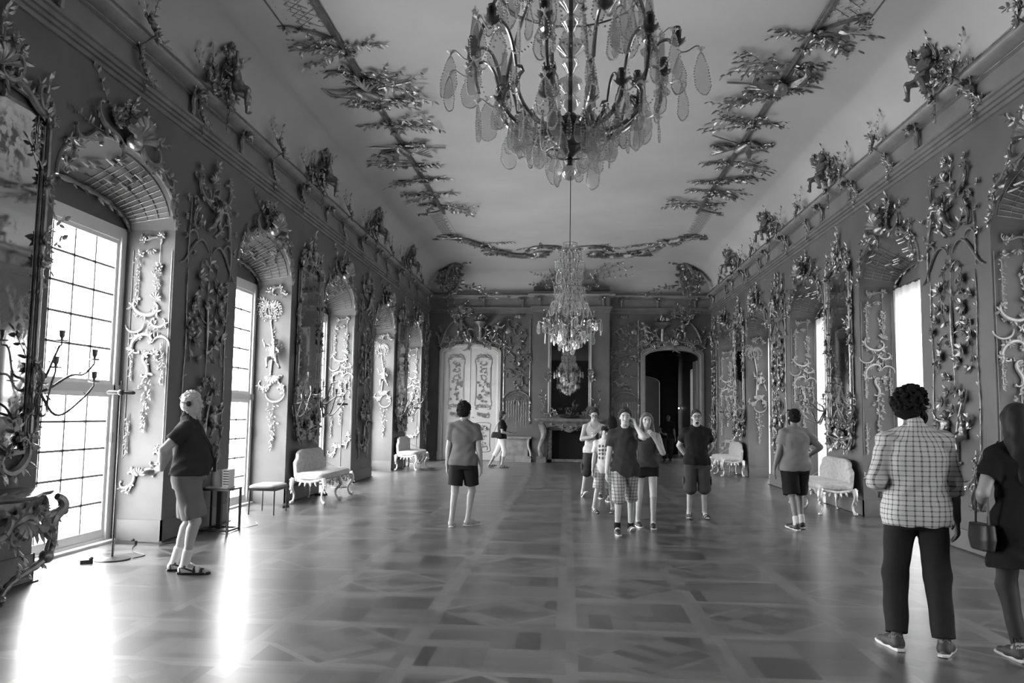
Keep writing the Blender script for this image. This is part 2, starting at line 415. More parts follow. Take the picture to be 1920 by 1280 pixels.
# windows: tall casements, 3 panes wide, transom at 1.6 m
def window(sgn, k, idx):
    yc = Y0+k*T-NW/2; XI = W+RD
    o = bpy.data.objects.new('window_%d' % idx, None); sc.collection.objects.link(o); o.location = (sgn*(XI), yc, 0); o.rotation_euler = (0, 0, -sgn*PI/2)
    o['kind'] = 'structure'
    # local frame: x across, -y into the room
    hw = NW/2; zt = ZS
    f = MB()
    f.box(-hw, -hw+0.13, -0.02, 0.10, 0.0, zt); f.box(hw-0.13, hw, -0.02, 0.10, 0.0, zt)
    f.box(-hw+0.13, hw-0.13, -0.02, 0.10, zt-0.16, zt); f.box(-hw+0.13, hw-0.13, -0.02, 0.10, 0, 0.06)
    f.box(-hw, hw, -0.035, 0.0, 1.80, 1.90); f.box(-hw+0.10, -hw+0.135, -0.035, 0.0, 0.0, zt-0.1); f.box(hw-0.135, hw-0.10, -0.035, 0.0, 0.0, zt-0.1)
    part('window_frame', f, M_white, o, False)
    s = MB(); mn = MB()
    x0, x1 = -hw+0.13, hw-0.13
    for za, zb in ((0.06, 1.80), (1.90, zt-0.16)):
        s.box(x0, x0+0.055, 0.0, 0.05, za, zb); s.box(x1-0.055, x1, 0.0, 0.05, za, zb); s.box(x0+0.055, x1-0.055, 0.0, 0.05, za, za+0.10 if za < 1 else za+0.05); s.box(x0+0.055, x1-0.055, 0.0, 0.05, zb-0.05, zb)
        nr = 5
        for i in range(1, nr): z = za+0.1+(zb-za-0.12)*i/nr; mn.box(x0+0.05, x1-0.05, 0.012, 0.037, z-0.013, z+0.013)
        for xx in [x0+0.055+(x1-x0-0.11)*q/5 for q in (1, 2, 3, 4)]: mn.box(xx-0.013, xx+0.013, 0.012, 0.037, za+0.05, zb-0.03)
    part('sash', s, M_white, o, False); part('glazing_bar', mn, M_munt, o, False)
    gl = MB(); gl.box(x0+0.04, x1-0.04, 0.022, 0.027, 0.1, 1.76); gl.box(x0+0.04, x1-0.04, 0.022, 0.027, 1.92, zt-0.2)
    part('pane', gl, M_glass, o, False)
    h = MB(); h.box(hw-0.15, hw-0.13, -0.055, -0.03, 1.2, 1.32); part('latch', h, MATS['black_metal'], o, False)
    # sill strip on the floor
    st = MB(); st.box(-hw, hw, -0.12, -0.02, 0, 0.03); part('sill', st, M_white, o, False)
idx = 0
for k in WINS:
    for sgn in (-1, 1): idx += 1; window(sgn, k, idx)
# ---- the dark anteroom beyond the open right-hand door, with a slim window on its right
mb = MB(); mb.box(-W-0.8, 1.2, YE+TH, YE+TH+0.1, 0, 6); mb.box(1.2, 1.4, YE+TH, 36.6, 0, 4.6)
mb.box(4.75, 4.9, YE+TH, 31.6, 0, 4.6); mb.box(4.75, 4.9, 31.6, 32.6, 3.45, 4.6); mb.box(4.75, 4.9, 31.6, 32.6, 0, .35); mb.box(4.75, 4.9, 32.6, 37.4, 0, 4.6)
mb.box(1.2, 2.3, 36.4, 36.6, 0, 4.6); mb.box(4.0, 4.9, 36.4, 36.6, 0, 4.6); mb.box(1.4, 4.9, 37.3, 37.4, 0, 4.6); mb.box(1.2, 4.9, YE+TH, 37.4, 4.5, 4.6)
n = 12; ar = [(3.15-.85*math.cos(PI*i/n), 3.1+.3*math.sin(PI*i/n)) for i in range(n+1)]
mb.add([(x, 36.4, z) for x, z in ar]+[(x, 36.4, 4.6) for x, z in ar], [(j, j+1, n+2+j, n+1+j) for j in range(n)])
for e in (.0, .10): mb.tube([A(2.3-e, 36.38, 0)]+[A(3.15-(.85+e)*math.cos(PI*i/n), 36.38, 3.1+(.3+e)*math.sin(PI*i/n)) for i in range(n+1)]+[A(4.0+e, 36.38, 0)], .04, 6)
mb.tube([A(4.73, YE+.7, 4.3), A(4.73, 36.3, 4.3), A(1.42, 36.3, 4.3)], .07, 6)
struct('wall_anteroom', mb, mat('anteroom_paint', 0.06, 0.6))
# ================================================================ SCULPTING ENGINE (signed distance field -> quads)
class Vox:
    def __init__(s, lo, hi, h, k=0.03):
        s.lo = np.array(lo, float); s.h = h; s.k = k
        s.n = np.ceil((np.array(hi)-s.lo)/h).astype(int)+1
        s.F = np.full(s.n, 0.08, np.float32)
        s.ax = [s.lo[i]+h*np.arange(s.n[i]) for i in range(3)]
    def region(s, lo, hi, m):
        a = np.clip(np.floor((np.asarray(lo)-m-s.lo)/s.h).astype(int), 0, s.n); b = np.clip(np.ceil((np.asarray(hi)+m-s.lo)/s.h).astype(int)+1, 0, s.n)
        if np.any(b <= a): return None
        sl = tuple(slice(a[i], b[i]) for i in range(3))
        X = s.ax[0][sl[0]][:, None, None]; Y = s.ax[1][sl[1]][None, :, None]; Z = s.ax[2][sl[2]][None, None, :]
        return sl, X, Y, Z
    def _put(s, sl, d, k, op='u'):
        f = s.F[sl]; d = d.astype(np.float32)
        if op == 'u':
            if k > 0:
                hh = np.clip(0.5+0.5*(f-d)/k, 0, 1); s.F[sl] = f*(1-hh)+d*hh-k*hh*(1-hh)
            else: s.F[sl] = np.minimum(f, d)
        elif op == 's':
            if k > 0:
                g = -d; hh = np.clip(0.5-0.5*(f-g)/k, 0, 1); s.F[sl] = f*(1-hh)+g*hh+k*hh*(1-hh)
            else: s.F[sl] = np.maximum(f, -d)
    def cone(s, a, b, r0, r1, k=None, op='u', sq=None, cut=None):
        """round cone a->b; sq=(axis vector, factor) flattens the section along that axis; cut=[(point, normal)] keeps the side the normal points away from"""
        k = s.k if k is None else k; a = np.asarray(a, float); b = np.asarray(b, float)
        r = max(r0, r1)*(max(1, 1/sq[1]) if sq else 1)
        q = s.region(np.minimum(a, b)-r, np.maximum(a, b)+r, k+0.03)
        if q is None: return s
        sl, X, Y, Z = q; ba = b-a; L2 = max(ba@ba, 1e-9)
        px, py, pz = X-a[0], Y-a[1], Z-a[2]
        t = np.clip((px*ba[0]+py*ba[1]+pz*ba[2])/L2, 0, 1)
        dx, dy, dz = px-t*ba[0], py-t*ba[1], pz-t*ba[2]
        if sq:
            ax = unit(np.asarray(sq[0], float)); f = sq[1]; dd = dx*ax[0]+dy*ax[1]+dz*ax[2]; e = dd*(1/f-1)
            dx, dy, dz = dx+e*ax[0], dy+e*ax[1], dz+e*ax[2]
            d = (np.sqrt(dx*dx+dy*dy+dz*dz)-(r0+(r1-r0)*t))*min(1, (1+f)/2 if f < 1 else 1)
        else: d = np.sqrt(dx*dx+dy*dy+dz*dz)-(r0+(r1-r0)*t)
        for (cp, cn) in (cut or []):
            cn = unit(np.asarray(cn, float)); d = np.maximum(d, (X-cp[0])*cn[0]+(Y-cp[1])*cn[1]+(Z-cp[2])*cn[2])
        s._put(sl, d, k, op); return s
    def ell(s, c, r, k=None, op='u', rot=None, cut=None):
        k = s.k if k is None else k; c = np.asarray(c, float); r = np.full(3, r) if np.isscalar(r) else np.asarray(r, float)
        R_ = r.max(); q = s.region(c-(R_ if rot is not None else r), c+(R_ if rot is not None else r), k+0.03)
        if q is None: return s
        sl, X, Y, Z = q; x, y, z = X-c[0], Y-c[1], Z-c[2]
        if rot is not None:
            M = np.asarray(rot).T; x, y, z = (M[0, 0]*x+M[0, 1]*y+M[0, 2]*z, M[1, 0]*x+M[1, 1]*y+M[1, 2]*z, M[2, 0]*x+M[2, 1]*y+M[2, 2]*z)
        q0 = np.sqrt((x/r[0])**2+(y/r[1])**2+(z/r[2])**2); q1 = np.sqrt((x/r[0]**2)**2+(y/r[1]**2)**2+(z/r[2]**2)**2)
        d = q0*(q0-1)/np.maximum(q1, 1e-6)
        for (cp, cn) in (cut or []):
            cn = unit(np.asarray(cn, float)); d = np.maximum(d, (X-cp[0])*cn[0]+(Y-cp[1])*cn[1]+(Z-cp[2])*cn[2])
        s._put(sl, d, k, op); return s
    def sect(s, secs, k=None, op='u', cut=None, e=2.3):
        """stack of horizontal superellipse sections (z, cx, cy, rx, ry), interpolated smoothly"""
        k = s.k if k is None else k; S = np.array(secs, float); zs = S[:, 0]; o = np.argsort(zs); S = S[o]; zs = S[:, 0]
        rm = S[:, 3:5].max(); lo = [S[:, 1].min()-rm, S[:, 2].min()-rm, zs[0]]; hi = [S[:, 1].max()+rm, S[:, 2].max()+rm, zs[-1]]
        q = s.region(lo, hi, k+0.03)
        if q is None: return s
        sl, X, Y, Z = q; z1 = Z.ravel()
        c = [np.interp(z1, zs, S[:, i])[None, None, :] for i in (1, 2, 3, 4)]
        x = np.abs(X-c[0])/c[2]; y = np.abs(Y-c[1])/c[3]
        d = ((x**e+y**e)**(1/e)-1)*np.minimum(c[2], c[3])
        dz = np.maximum(zs[0]-Z, Z-zs[-1]); d = np.maximum(d, dz)
        for (cp, cn) in (cut or []):
            cn = unit(np.asarray(cn, float)); d = np.maximum(d, (X-cp[0])*cn[0]+(Y-cp[1])*cn[1]+(Z-cp[2])*cn[2])
        s._put(sl, d, k, op); return s
    def noise(s, amp, f, seed=0, zf=1.0):
        r = np.random.RandomState(seed); X, Y, Z = s.ax[0][:, None, None], s.ax[1][None, :, None], s.ax[2][None, None, :]
        tot = 0
        for i in range(4):
            w = r.normal(size=3)*f; w[2] *= zf; tot = tot+np.sin(X*w[0]+Y*w[1]+Z*w[2]+r.rand()*6)
        s.F += (amp*0.5*tot).astype(np.float32); return s
    def cutp(s, p, n):
        n = unit(np.asarray(n, float)); X, Y, Z = s.ax[0][:, None, None], s.ax[1][None, :, None], s.ax[2][None, None, :]
        s.F = np.maximum(s.F, ((X-p[0])*n[0]+(Y-p[1])*n[1]+(Z-p[2])*n[2]).astype(np.float32)); return s
    def mesh(s):
        F = s.F.copy()
        for a in range(3):
            sl = [slice(None)]*3
            for e in (0, -1): sl[a] = e; F[tuple(sl)] = np.maximum(F[tuple(sl)], 1e-3)
        I = F < 0
        c = np.zeros(np.array(F.shape)-1, np.int8)
        offs = [(i, j, k) for i in (0, 1) for j in (0, 1) for k in (0, 1)]; nn = F.shape
        for o in offs: c += I[o[0]:nn[0]-1+o[0], o[1]:nn[1]-1+o[1], o[2]:nn[2]-1+o[2]]
        cells = np.argwhere((c > 0) & (c < 8)); m = len(cells)
        if m == 0: return MB()
        idx = np.full(c.shape, -1, np.int64); idx[tuple(cells.T)] = np.arange(m)
        P = np.zeros((m, 3)); cnt = np.zeros(m)
        for a in range(3):
            for o in offs:
                if o[a]: continue
                o2 = list(o); o2[a] = 1
                f0 = F[cells[:, 0]+o[0], cells[:, 1]+o[1], cells[:, 2]+o[2]]; f1 = F[cells[:, 0]+o2[0], cells[:, 1]+o2[1], cells[:, 2]+o2[2]]
                x = (f0 < 0) != (f1 < 0); t = np.where(x, f0/np.where(x, f0-f1, 1), 0)
                q = np.tile(np.array(o, float), (m, 1)); q[:, a] = t; P[x] += q[x]; cnt[x] += 1
        P = (P/cnt[:, None]+cells)*s.h+s.lo
        Q = []
        for a in range(3):
            b, d = (a+1) % 3, (a+2) % 3
            s0 = [slice(None)]*3; s1 = [slice(None)]*3; s0[a] = slice(0, nn[a]-1); s1[a] = slice(1, nn[a])
            x = I[tuple(s0)] != I[tuple(s1)]; e = np.argwhere(x); e = e[(e[:, b] > 0) & (e[:, d] > 0) & (e[:, b] < nn[b]-1) & (e[:, d] < nn[d]-1)]
            def cell(db, dd):
                q = e.copy(); q[:, b] -= db; q[:, d] -= dd; return idx[tuple(q.T)]
            q = np.stack([cell(1, 1), cell(0, 1), cell(0, 0), cell(1, 0)], 1); ins = I[tuple(e.T)]
            q[~ins] = q[~ins][:, ::-1]; Q.append(q)
        Q = np.concatenate(Q); Q = Q[(Q >= 0).all(1)]
        mb = MB(); mb.v = [P]; mb.f = [tuple(q) for q in Q.tolist()]; mb.n = m; mb.mi = [0]*len(Q)
        return mb

# ================================================================ ROCAILLE ORNAMENT
def rotz(a): c, s_ = math.cos(a), math.sin(a); return np.array([[c, -s_, 0], [s_, c, 0], [0, 0, 1.]])
def rotx(a): c, s_ = math.cos(a), math.sin(a); return np.array([[1., 0, 0], [0, c, -s_], [0, s_, c]])
def roty(a): c, s_ = math.cos(a), math.sin(a); return np.array([[c, 0, s_], [0, 1., 0], [-s_, 0, c]])
class Orn(MB):
    """ornament drawn on a plane: u across, v up, w out of the wall; stored as (u, -w, v)"""
    def __init__(s, seed=0): MB.__init__(s); s.R = random.Random(seed)
    def P(s, u, v, w=0.02): return A(u, -w, v)
    def path(s, uv, r, w=0.015, n=5, bow=0.0, mi=0):
        m = len(uv); s.tube([s.P(u, v, w+bow*math.sin(PI*i/max(1, m-1))) for i, (u, v) in enumerate(uv)], r, n, mi)
    def curve(s, p, ang, L, ks, n=22):
        pts = [p]; h = ang; x, y = p; kk = np.interp(np.linspace(0, 1, n), np.linspace(0, 1, len(ks)), ks)
        for i in range(n-1):
            h += kk[i]/(n-1); x += L/(n-1)*math.cos(h); y += L/(n-1)*math.sin(h); pts.append((x, y))
        return pts
    def scroll(s, p, ang, L, kind='C', r=0.02, w=0.02, hand=1, barbs=0, n=22):
        ks = {'C': [13, 5, 2.2, 5, 13], 'S': [13, 5, 1, -5, -13], 'J': [0.5, 1.5, 4, 13], 'A': [1.5, 2, 1.5], 'c': [3.5, 2.6, 3.5]}[kind]
        uv = np.array(s.curve((0, 0), ang, L, [q*hand for q in ks], n)); uv = uv - (uv.min(0)+uv.max(0))/2 + np.array(p); uv = [tuple(q) for q in uv]; m = len(uv)   # p is the middle
        rr = [r*(0.35+0.65*math.sin(PI*min(1, max(0, i/(m-1))))) for i in range(m)]
        s.tube([s.P(u, v, w+0.4*r) for u, v in uv], rr, 6)
        if kind in 'CSJ': s.blob(s.P(*uv[-1], w), r*0.85, 6, 4)
        if kind in 'CS': s.blob(s.P(*uv[0], w), r*0.85, 6, 4)
        if kind in 'CSJ' and L > .28:                   # acanthus tips where the scroll turns in
            for j_, sg_ in ((m//5, -1), (m-1-m//5, 1), (m//2, 1)):
                a_ = math.atan2(uv[j_+1][1]-uv[j_][1], uv[j_+1][0]-uv[j_][0])
                s.lf(uv[j_][0], uv[j_][1], a_+hand*(-.9)*1.0, r*3.2, w+r*.4); s.lf(uv[j_][0], uv[j_][1], a_+PI+hand*.9, r*2.6, w+r*.4)
        for i in range(barbs):
            j = int(m*(0.25+0.5*i/max(1, barbs-1))) if barbs > 1 else m//2
            a = math.atan2(uv[min(j+1, m-1)][1]-uv[j-1][1], uv[min(j+1, m-1)][0]-uv[j-1][0])-hand*PI/2
            s.leaf(s.P(*uv[j], w), A(math.cos(a), -0.25, math.sin(a)), A(0, -1, 0), r*(3.0+s.R.random()), r*1.7)
        return uv
    def lf(s, u, v, ang, L, w=0.02, lift=0.2):
        tw = s.R.uniform(-0.5, 0.5)
        s.leaf(s.P(u, v, w), A(math.cos(ang), -lift, math.sin(ang)), A(-math.sin(ang)*tw, -1, math.cos(ang)*tw), L, L*s.R.uniform(0.45, 0.7), s.R.uniform(0, 0.5))
    def cluster(s, u, v, R, n=7, w=0.02, flower=True):
        a0 = s.R.random()*6
        for i in range(n): s.lf(u, v, a0+i*2*PI/n+s.R.uniform(-.3, .3), R*s.R.uniform(0.7, 1.1), w, 0.35)
        if flower:
            for i in range(3): s.blob(s.P(u+s.R.uniform(-.3, .3)*R, v+s.R.uniform(-.3, .3)*R, w+R*0.25), R*s.R.uniform(0.16, 0.26), 6, 4)
    def spray(s, u, v, ang, L, n=7, size=0.07, r=0.007, w=0.02, bend=None, lift=0.0):
        bend = s.R.uniform(-1.3, 1.3) if bend is None else bend
        uv = s.curve((u, v), ang, L, [bend, bend*0.3, -bend*0.8], 9)
        s.tube([s.P(a, b, w+lift*i/8) for i, (a, b) in enumerate(uv)], [r*(1-0.6*i/8) for i in range(9)], 4)
        for i in range(n):
            j = 1+int(7*(i+0.5)/n); a = math.atan2(uv[j+1][1]-uv[j][1], uv[j+1][0]-uv[j][0]) if j < 8 else ang
            s.lf(uv[j][0], uv[j][1], a+(1 if i % 2 else -1)*s.R.uniform(0.5, 1.2), size*s.R.uniform(.7, 1.2), w+lift*j/8)
        s.lf(uv[-1][0], uv[-1][1], a, size*1.1, w+lift)
        return uv
    def drop(s, u, v, L, wd=0.12, size=0.07, w=0.02, dens=1.0):
        """hanging bunch of leaves and flowers, widest at the top"""
        n = int(L/size*3.2*dens)
        for i in range(n):
            t = (i+0.5)/n; hw = wd*(1-t)**0.8*(0.5+s.R.random()*0.5)
            uu = u+s.R.uniform(-hw, hw); vv = v-L*t
            s.lf(uu, vv, -PI/2+s.R.uniform(-1.3, 1.3), size*s.R.uniform(.6, 1.1), w+0.02*s.R.random(), 0.3)
            if i % 5 == 0: s.blob(s.P(uu, vv, w+0.02), size*0.22, 6, 4)
        s.tube([s.P(u, v+0.05, w), s.P(u, v-L, w)], 0.006, 4)
    def shell(s, u, v, R, a0, a1, ribs=7, w=0.02, dome=0.35):
        for i in range(ribs):
            a = a0+(a1-a0)*i/(ribs-1); c, q = math.cos(a), math.sin(a)
            s.tube([s.P(u+c*R*t, v+q*R*t, w+dome*R*math.sin(PI*0.75*t)) for t in (0.05, .3, .6, .85, 1)], [R*.03, R*.09, R*.14, R*.16, R*.07], 6)
    def lattice(s, u0, u1, v0, v1, step, r=0.005, w=0.01, inside=None):
        a = u0-(v1-v0)
        while a < u1+(v1-v0):
            for sg in (1, -1):
                p = []
                for t in np.linspace(0, 1, 25):
                    vv = v0+(v1-v0)*t; uu = a+sg*(vv-v0)+(0 if sg > 0 else (v1-v0)*0)
                    if u0 <= uu <= u1 and (inside is None or inside(uu, vv)): p.append((uu, vv))
                    else:
                        if len(p) > 1: s.path([p[0], p[-1]], r, w, 4)
                        p = []
                if len(p) > 1: s.path([p[0], p[-1]], r, w, 4)
            a += step

# cherubs, sculpted once and reused as parts
def make_putto(kind):
    k = 0.02; v = Vox((-.32, -.22, -.05), (.32, .24, .85), 0.014, k)
    H = A(0.02, 0, 0.70)
    v.ell(H, (.078, .085, .088)); v.ell(H+A(0, -.055, -.03), (.055, .045, .045)); v.cone((0, 0, .60), (0, 0, .64), .035, .035)
    v.sect([(.30, 0, 0, .075, .065), (.36, 0, -.01, .095, .08), (.44, 0, -.005, .08, .07), (.54, 0, 0, .095, .07), (.60, 0, 0, .06, .05)])
    v.ell((.05, -.075, .68), .02, 0.01); v.ell((-.03, -.085, .68), .018, .01); v.ell((0.01, -.095, .70), .013, .01)
    if kind == 0:      # seated, arm raised
        legs = [((-.05, 0, .33), (-.10, -.15, .27), (-.11, -.13, .08)), ((.05, 0, .33), (.12, -.13, .25), (.20, -.10, .07))]
        arms = [((-.09, 0, .56), (-.20, -.04, .60), (-.25, -.06, .74)), ((.09, 0, .56), (.16, -.06, .44), (.10, -.14, .38))]
    else:              # flying, limbs spread
        legs = [((-.05, 0, .33), (-.14, -.05, .18), (-.24, 0, .04)), ((.05, 0, .33), (.09, -.09, .16), (.05, -.02, 0.0))]
        arms = [((-.09, 0, .56), (-.20, -.04, .48), (-.29, -.07, .56)), ((.09, 0, .56), (.19, -.05, .60), (.27, -.08, .52))]
    for a, b, c in legs:
        v.cone(a, b, .058, .045); v.cone(b, c, .042, .026); v.cone(c, A(*c)+A(0, -.05, -.01), .024, .018)
    for a, b, c in arms:
        v.cone(a, b, .036, .03); v.cone(b, c, .03, .02); v.ell(c, .024)
    for sg in (-1, 1):
        for i in range(3): v.cone((sg*.05, .05, .50), (sg*(.17+.03*i), .13, .66-.07*i), .022, .012, sq=((0, 1, 0), .6))
    v.noise(0.004, 60, 3)
    for i in range(7):   # curls
        a = i*0.9; v.ell(H+A(.06*math.cos(a), .04*math.sin(a)+.02, .06+.015*math.sin(3*a)), .026, .01)
    return v.mesh()
PUTTO = [make_putto(0), make_putto(1)]
PUTTO_ME = [p.mesh('putto', M_gilt) for p in PUTTO]
def add_putto(parent, loc, rot=(0, 0, 0), s=1.0, kind=0, mir=1):
    o = link('putto', PUTTO_ME[kind], parent, loc); o.rotation_euler = rot; o.scale = (s*mir, s, s); return o
# ================================================================ WALL RELIEFS
def gilt(name, orn, parent, m=None): return part(name, orn, m or M_gilt, parent)

def pier_relief(seed):
    """tall trellis relief of an ornament pier: local x across the pier, z up, -y into the room"""
    R = random.Random(seed)
    t = thing('wall_relief', 'x', 'relief')
    o = Orn(seed)
    for sg in (-1, 1):                                                  # side rods with nodes
        uv = [(sg*(0.62+0.015*math.sin(v*5+seed)), v) for v in np.linspace(1.25, 3.45, 24)]; o.path(uv, [0.007+0.007*abs(math.sin(i*1.1))**3 for i in range(24)], 0.012)
        for v in np.linspace(1.4, 3.3, 7): o.lf(sg*.62, v, PI/2+sg*R.uniform(-1, 1), 0.06)
        uv = [(sg*(0.64-0.03*math.sin(v*3)), v) for v in np.linspace(3.5, 4.4, 9)]; o.path(uv, [0.012, .01, .014, .02, .012, .014, .012, .008, .004], 0.02)
    gilt('side_rod', o, t)
    o = Orn(seed+1)                                                     # centre staff, a club widening upward, with rings
    o.path([(0.02*math.sin(v*4+seed), v) for v in np.linspace(1.95, 3.9, 30)], [0.006+0.022*max(0, 1-abs(i-12)/7)+0.006*(i % 5 == 0) for i in range(30)], 0.02, 7)
    for v in (2.35, 2.75, 3.2, 3.6):
        o.lf(0, v, 0.8, 0.12); o.lf(0, v+.03, 2.3, 0.11); o.lf(0.01, v-.05, -0.6, 0.09)
    gilt('staff', o, t)
    o = Orn(seed+2)                                                     # drooping branches
    for sg in (-1, 1):
        for (p, a, L, k) in (((0, 2.72), 0.35, 0.80, -2.6), ((0, 2.78), 0.1, 0.75, 2.6), ((0, 3.55), 1.2, 0.5, -4.5)):
            aa = a if sg > 0 else PI-a
            uv = o.curve(p, aa, L, [k*sg*.6, k*sg, k*sg*.8], 16); o.path(uv, [0.009*(1-0.5*i/15) for i in range(16)], 0.012)
            for j in (5, 9, 13, 15):
                o.lf(uv[j][0], uv[j][1], R.uniform(-2.6, -0.5), 0.10); o.lf(uv[j][0], uv[j][1], R.uniform(-2.6, 0.8), 0.08)
        uv = o.curve((sg*.06, 3.76), PI/2-sg*.6, 1.0, [-sg*2.0, -sg*5, -sg*1.0, 0, sg*6], 22); o.path(uv, [0.009+0.011*math.sin(PI*i/21) for i in range(22)], 0.02, 6)
    gilt('branch', o, t)
    o = Orn(seed+3)
    for (u, v, s_) in ((-.36, 3.35, .12), (.34, 3.33, .12), (-.36, 3.12, .11), (.30, 3.05, .12), (.47, 3.2, .1), (-.32, 2.5, .12), (.27, 2.52, .13), (.5, 2.62, .1), (-.5, 2.72, .1), (-.15, 3.0, .1), (.13, 2.35, .1), (-.44, 2.95, .09), (.42, 2.85, .09), (-.2, 2.2, .08)):
        o.cluster(u+R.uniform(-.06, .06), v+R.uniform(-.07, .07), s_*1.1, 9, .015)
    for i in range(18): o.cluster(R.uniform(-.6, .6), R.uniform(2.1, 4.8), R.uniform(.05, .085), 7, .012)
    for v in (4.35, 4.1, 3.85): o.cluster(-.76+R.uniform(-.03, .03), v, 0.07, 6)
    for v in (4.5, 4.2, 3.9): o.cluster(.76+R.uniform(-.03, .03), v, 0.07, 6)
    gilt('foliage', o, t)
    o = Orn(seed+4)                                                     # rocaille canopy at the top
    o.scroll((.32, 4.66), 0.9, 0.85, 'C', .034, .03, -1, 4); o.scroll((-.3, 4.6), 2.2, 0.75, 'C', .03, .03, 1, 4)
    o.scroll((.5, 4.25), -1.2, .6, 'S', .026, .03, 1, 3); o.scroll((-.52, 4.2), -1.9, .6, 'S', .026, .03, -1, 3)
    o.scroll((-.55, 3.9), 1.7, .4, 'c', .018, .02, -1); o.scroll((.55, 3.9), 1.4, .4, 'c', .018, .02, 1)
    o.shell(-.05, 4.72, .15, .4, 2.9, 7); o.cluster(.02, 4.98, .12, 8, .04); o.cluster(-.45, 4.85, .09, 7); o.cluster(.5, 4.9, .09, 7)
    o.spray(0, 4.5, 1.2, .45, 6, .09); o.spray(-.2, 4.05, 2.6, .4, 6, .09); o.spray(.2, 4.05, .5, .4, 6, .09)
    gilt('rocaille_canopy', o, t)
    add_putto(t, (0.0, -0.03, 4.0), (0.2, 0.15*(1 if seed % 2 else -1), 0), 0.68, 1, 1 if seed % 2 else -1)
    o = Orn(seed+5)                                                     # tree and cartouche below
    o.path(o.curve((0.02, 1.05), 1.4, 1.0, [0.6, -1.2, 0.8], 14), [0.035-0.0018*i for i in range(14)], .03, 7)
    for (u, v) in ((-.3, 1.85), (-.12, 1.98), (.1, 2.0), (.28, 1.88), (0, 1.75), (.42, 1.62), (-.42, 1.55)): o.cluster(u, v, .12, 9, .04)
    o.scroll((-.26, .98), 2.6, .95, 'C', .03, .02, 1, 4); o.scroll((.28, .98), .5, .95, 'C', .03, .02, -1, 4)
    o.scroll((-.42, .72), -1.2, .55, 'S', .02, .02, 1, 2); o.scroll((.42, .72), -2.0, .55, 'S', .02, .02, -1, 2)
    o.shell(0, .80, .15, -2.7, -.4, 7); o.drop(-.5, 1.2, .35, .06, .05); o.drop(.5, 1.2, .35, .06, .05); o.cluster(0, .95, .12, 8, .05)
    o.path([(-.62, 1.2), (-.4, .9), (0, .84), (.4, .9), (.62, 1.2)], .01)
    gilt('cartouche', o, t)
    add_putto(t, (-.24, -.05, 1.25), (0, 0, .3), 0.62, 0); add_putto(t, (.26, -.05, 1.2), (0, 0, -.3), 0.62, 0, -1)
    return t

M_stucco = mat('pale_gilded_stucco', 0.36, 0.34, 0.35, noise=(9, 0.2), bump=(40, 0.3))
def reveal_scroll(seed):
    """stucco on a niche side: x across the niche depth, z up"""
    t = thing('reveal_relief', 'x', 'relief'); o = Orn(seed); R = o.R
    for u in (-.25, .25): o.path([(u, v) for v in np.linspace(1.0, 3.6, 12)], .006, .006)
    gilt('border_frame', o, t, M_stucco)
    o = Orn(seed+1)
    o.scroll((-.05, 2.88), 2.6, .62, 'C', .026, .012, 1, 3, 26); o.scroll((-.08, 2.42), .4, .55, 'C', .026, .012, 1, 3); o.scroll((-.02, 2.16), -1.2, .42, 'S', .024, .012, 1, 2)
    o.scroll((.17, 2.45), 1.3, .32, 'c', .018, .012, 1); o.scroll((-.18, 2.62), -1.5, .35, 'c', .018, .012, 1); o.scroll((.12, 2.68), 0.3, .35, 'C', .02, .012, -1)
    for i in range(4): o.blob(o.P(-.02+i*.05, 2.56-.01*i, .02), (.014, .016, .04))
    o.shell(0.08, 2.98, .09, -.2, 2.4, 6); o.cluster(.1, 2.3, .08, 8); o.cluster(-.12, 2.5, .07, 7)
    for i in range(12): o.cluster(R.uniform(-.24, .24), R.uniform(2.1, 3.05), R.uniform(.035, .06), 6, .01, False)
    gilt('scrollwork', o, t, M_stucco)
    o = Orn(seed+2); o.drop(-.0, 2.02, .68, .12, .07, dens=1.3); o.drop(.2, 2.42, .5, .04, .05); o.drop(-.2, 2.42, .45, .05, .05); gilt('festoon', o, t, M_stucco)
    o = Orn(seed+3); o.drop(.1, 3.35, .3, .07, .06); o.cluster(.1, 3.38, .1, 9); o.cluster(-.15, 3.55, .08, 7); o.drop(-.17, 3.5, .6, .05, .05); o.spray(.1, 3.05, 1.6, .25, 5, .05); o.scroll((-.02, 3.74), .2, .4, 'S', .016, .012, 1, 3); o.cluster(-.12, 3.72, .07, 7); o.cluster(.12, 3.78, .07, 7); o.shell(0, 3.62, .08, -2.6, -.5, 5); o.path([(.1, v) for v in np.linspace(3.75, 3.0, 8)], .006); gilt('upper_festoon', o, t, M_stucco)
    o = Orn(seed+4)
    o.scroll((-.17, .74), 1.2, .42, 'C', .022, .012, -1, 2); o.scroll((.02, .84), .3, .42, 'S', .022, .012, 1, 3); o.scroll((.17, 1.0), -2.2, .34, 'C', .02, .012, 1, 2); o.shell(-.02, .80, .1, .1, 2.2, 6); o.cluster(-.16, .62, .07, 7); o.cluster(.2, 1.14, .05, 6)
    o.drop(-.2, 1.5, .45, .035, .045); gilt('foot_scroll', o, t, M_stucco)
    return t
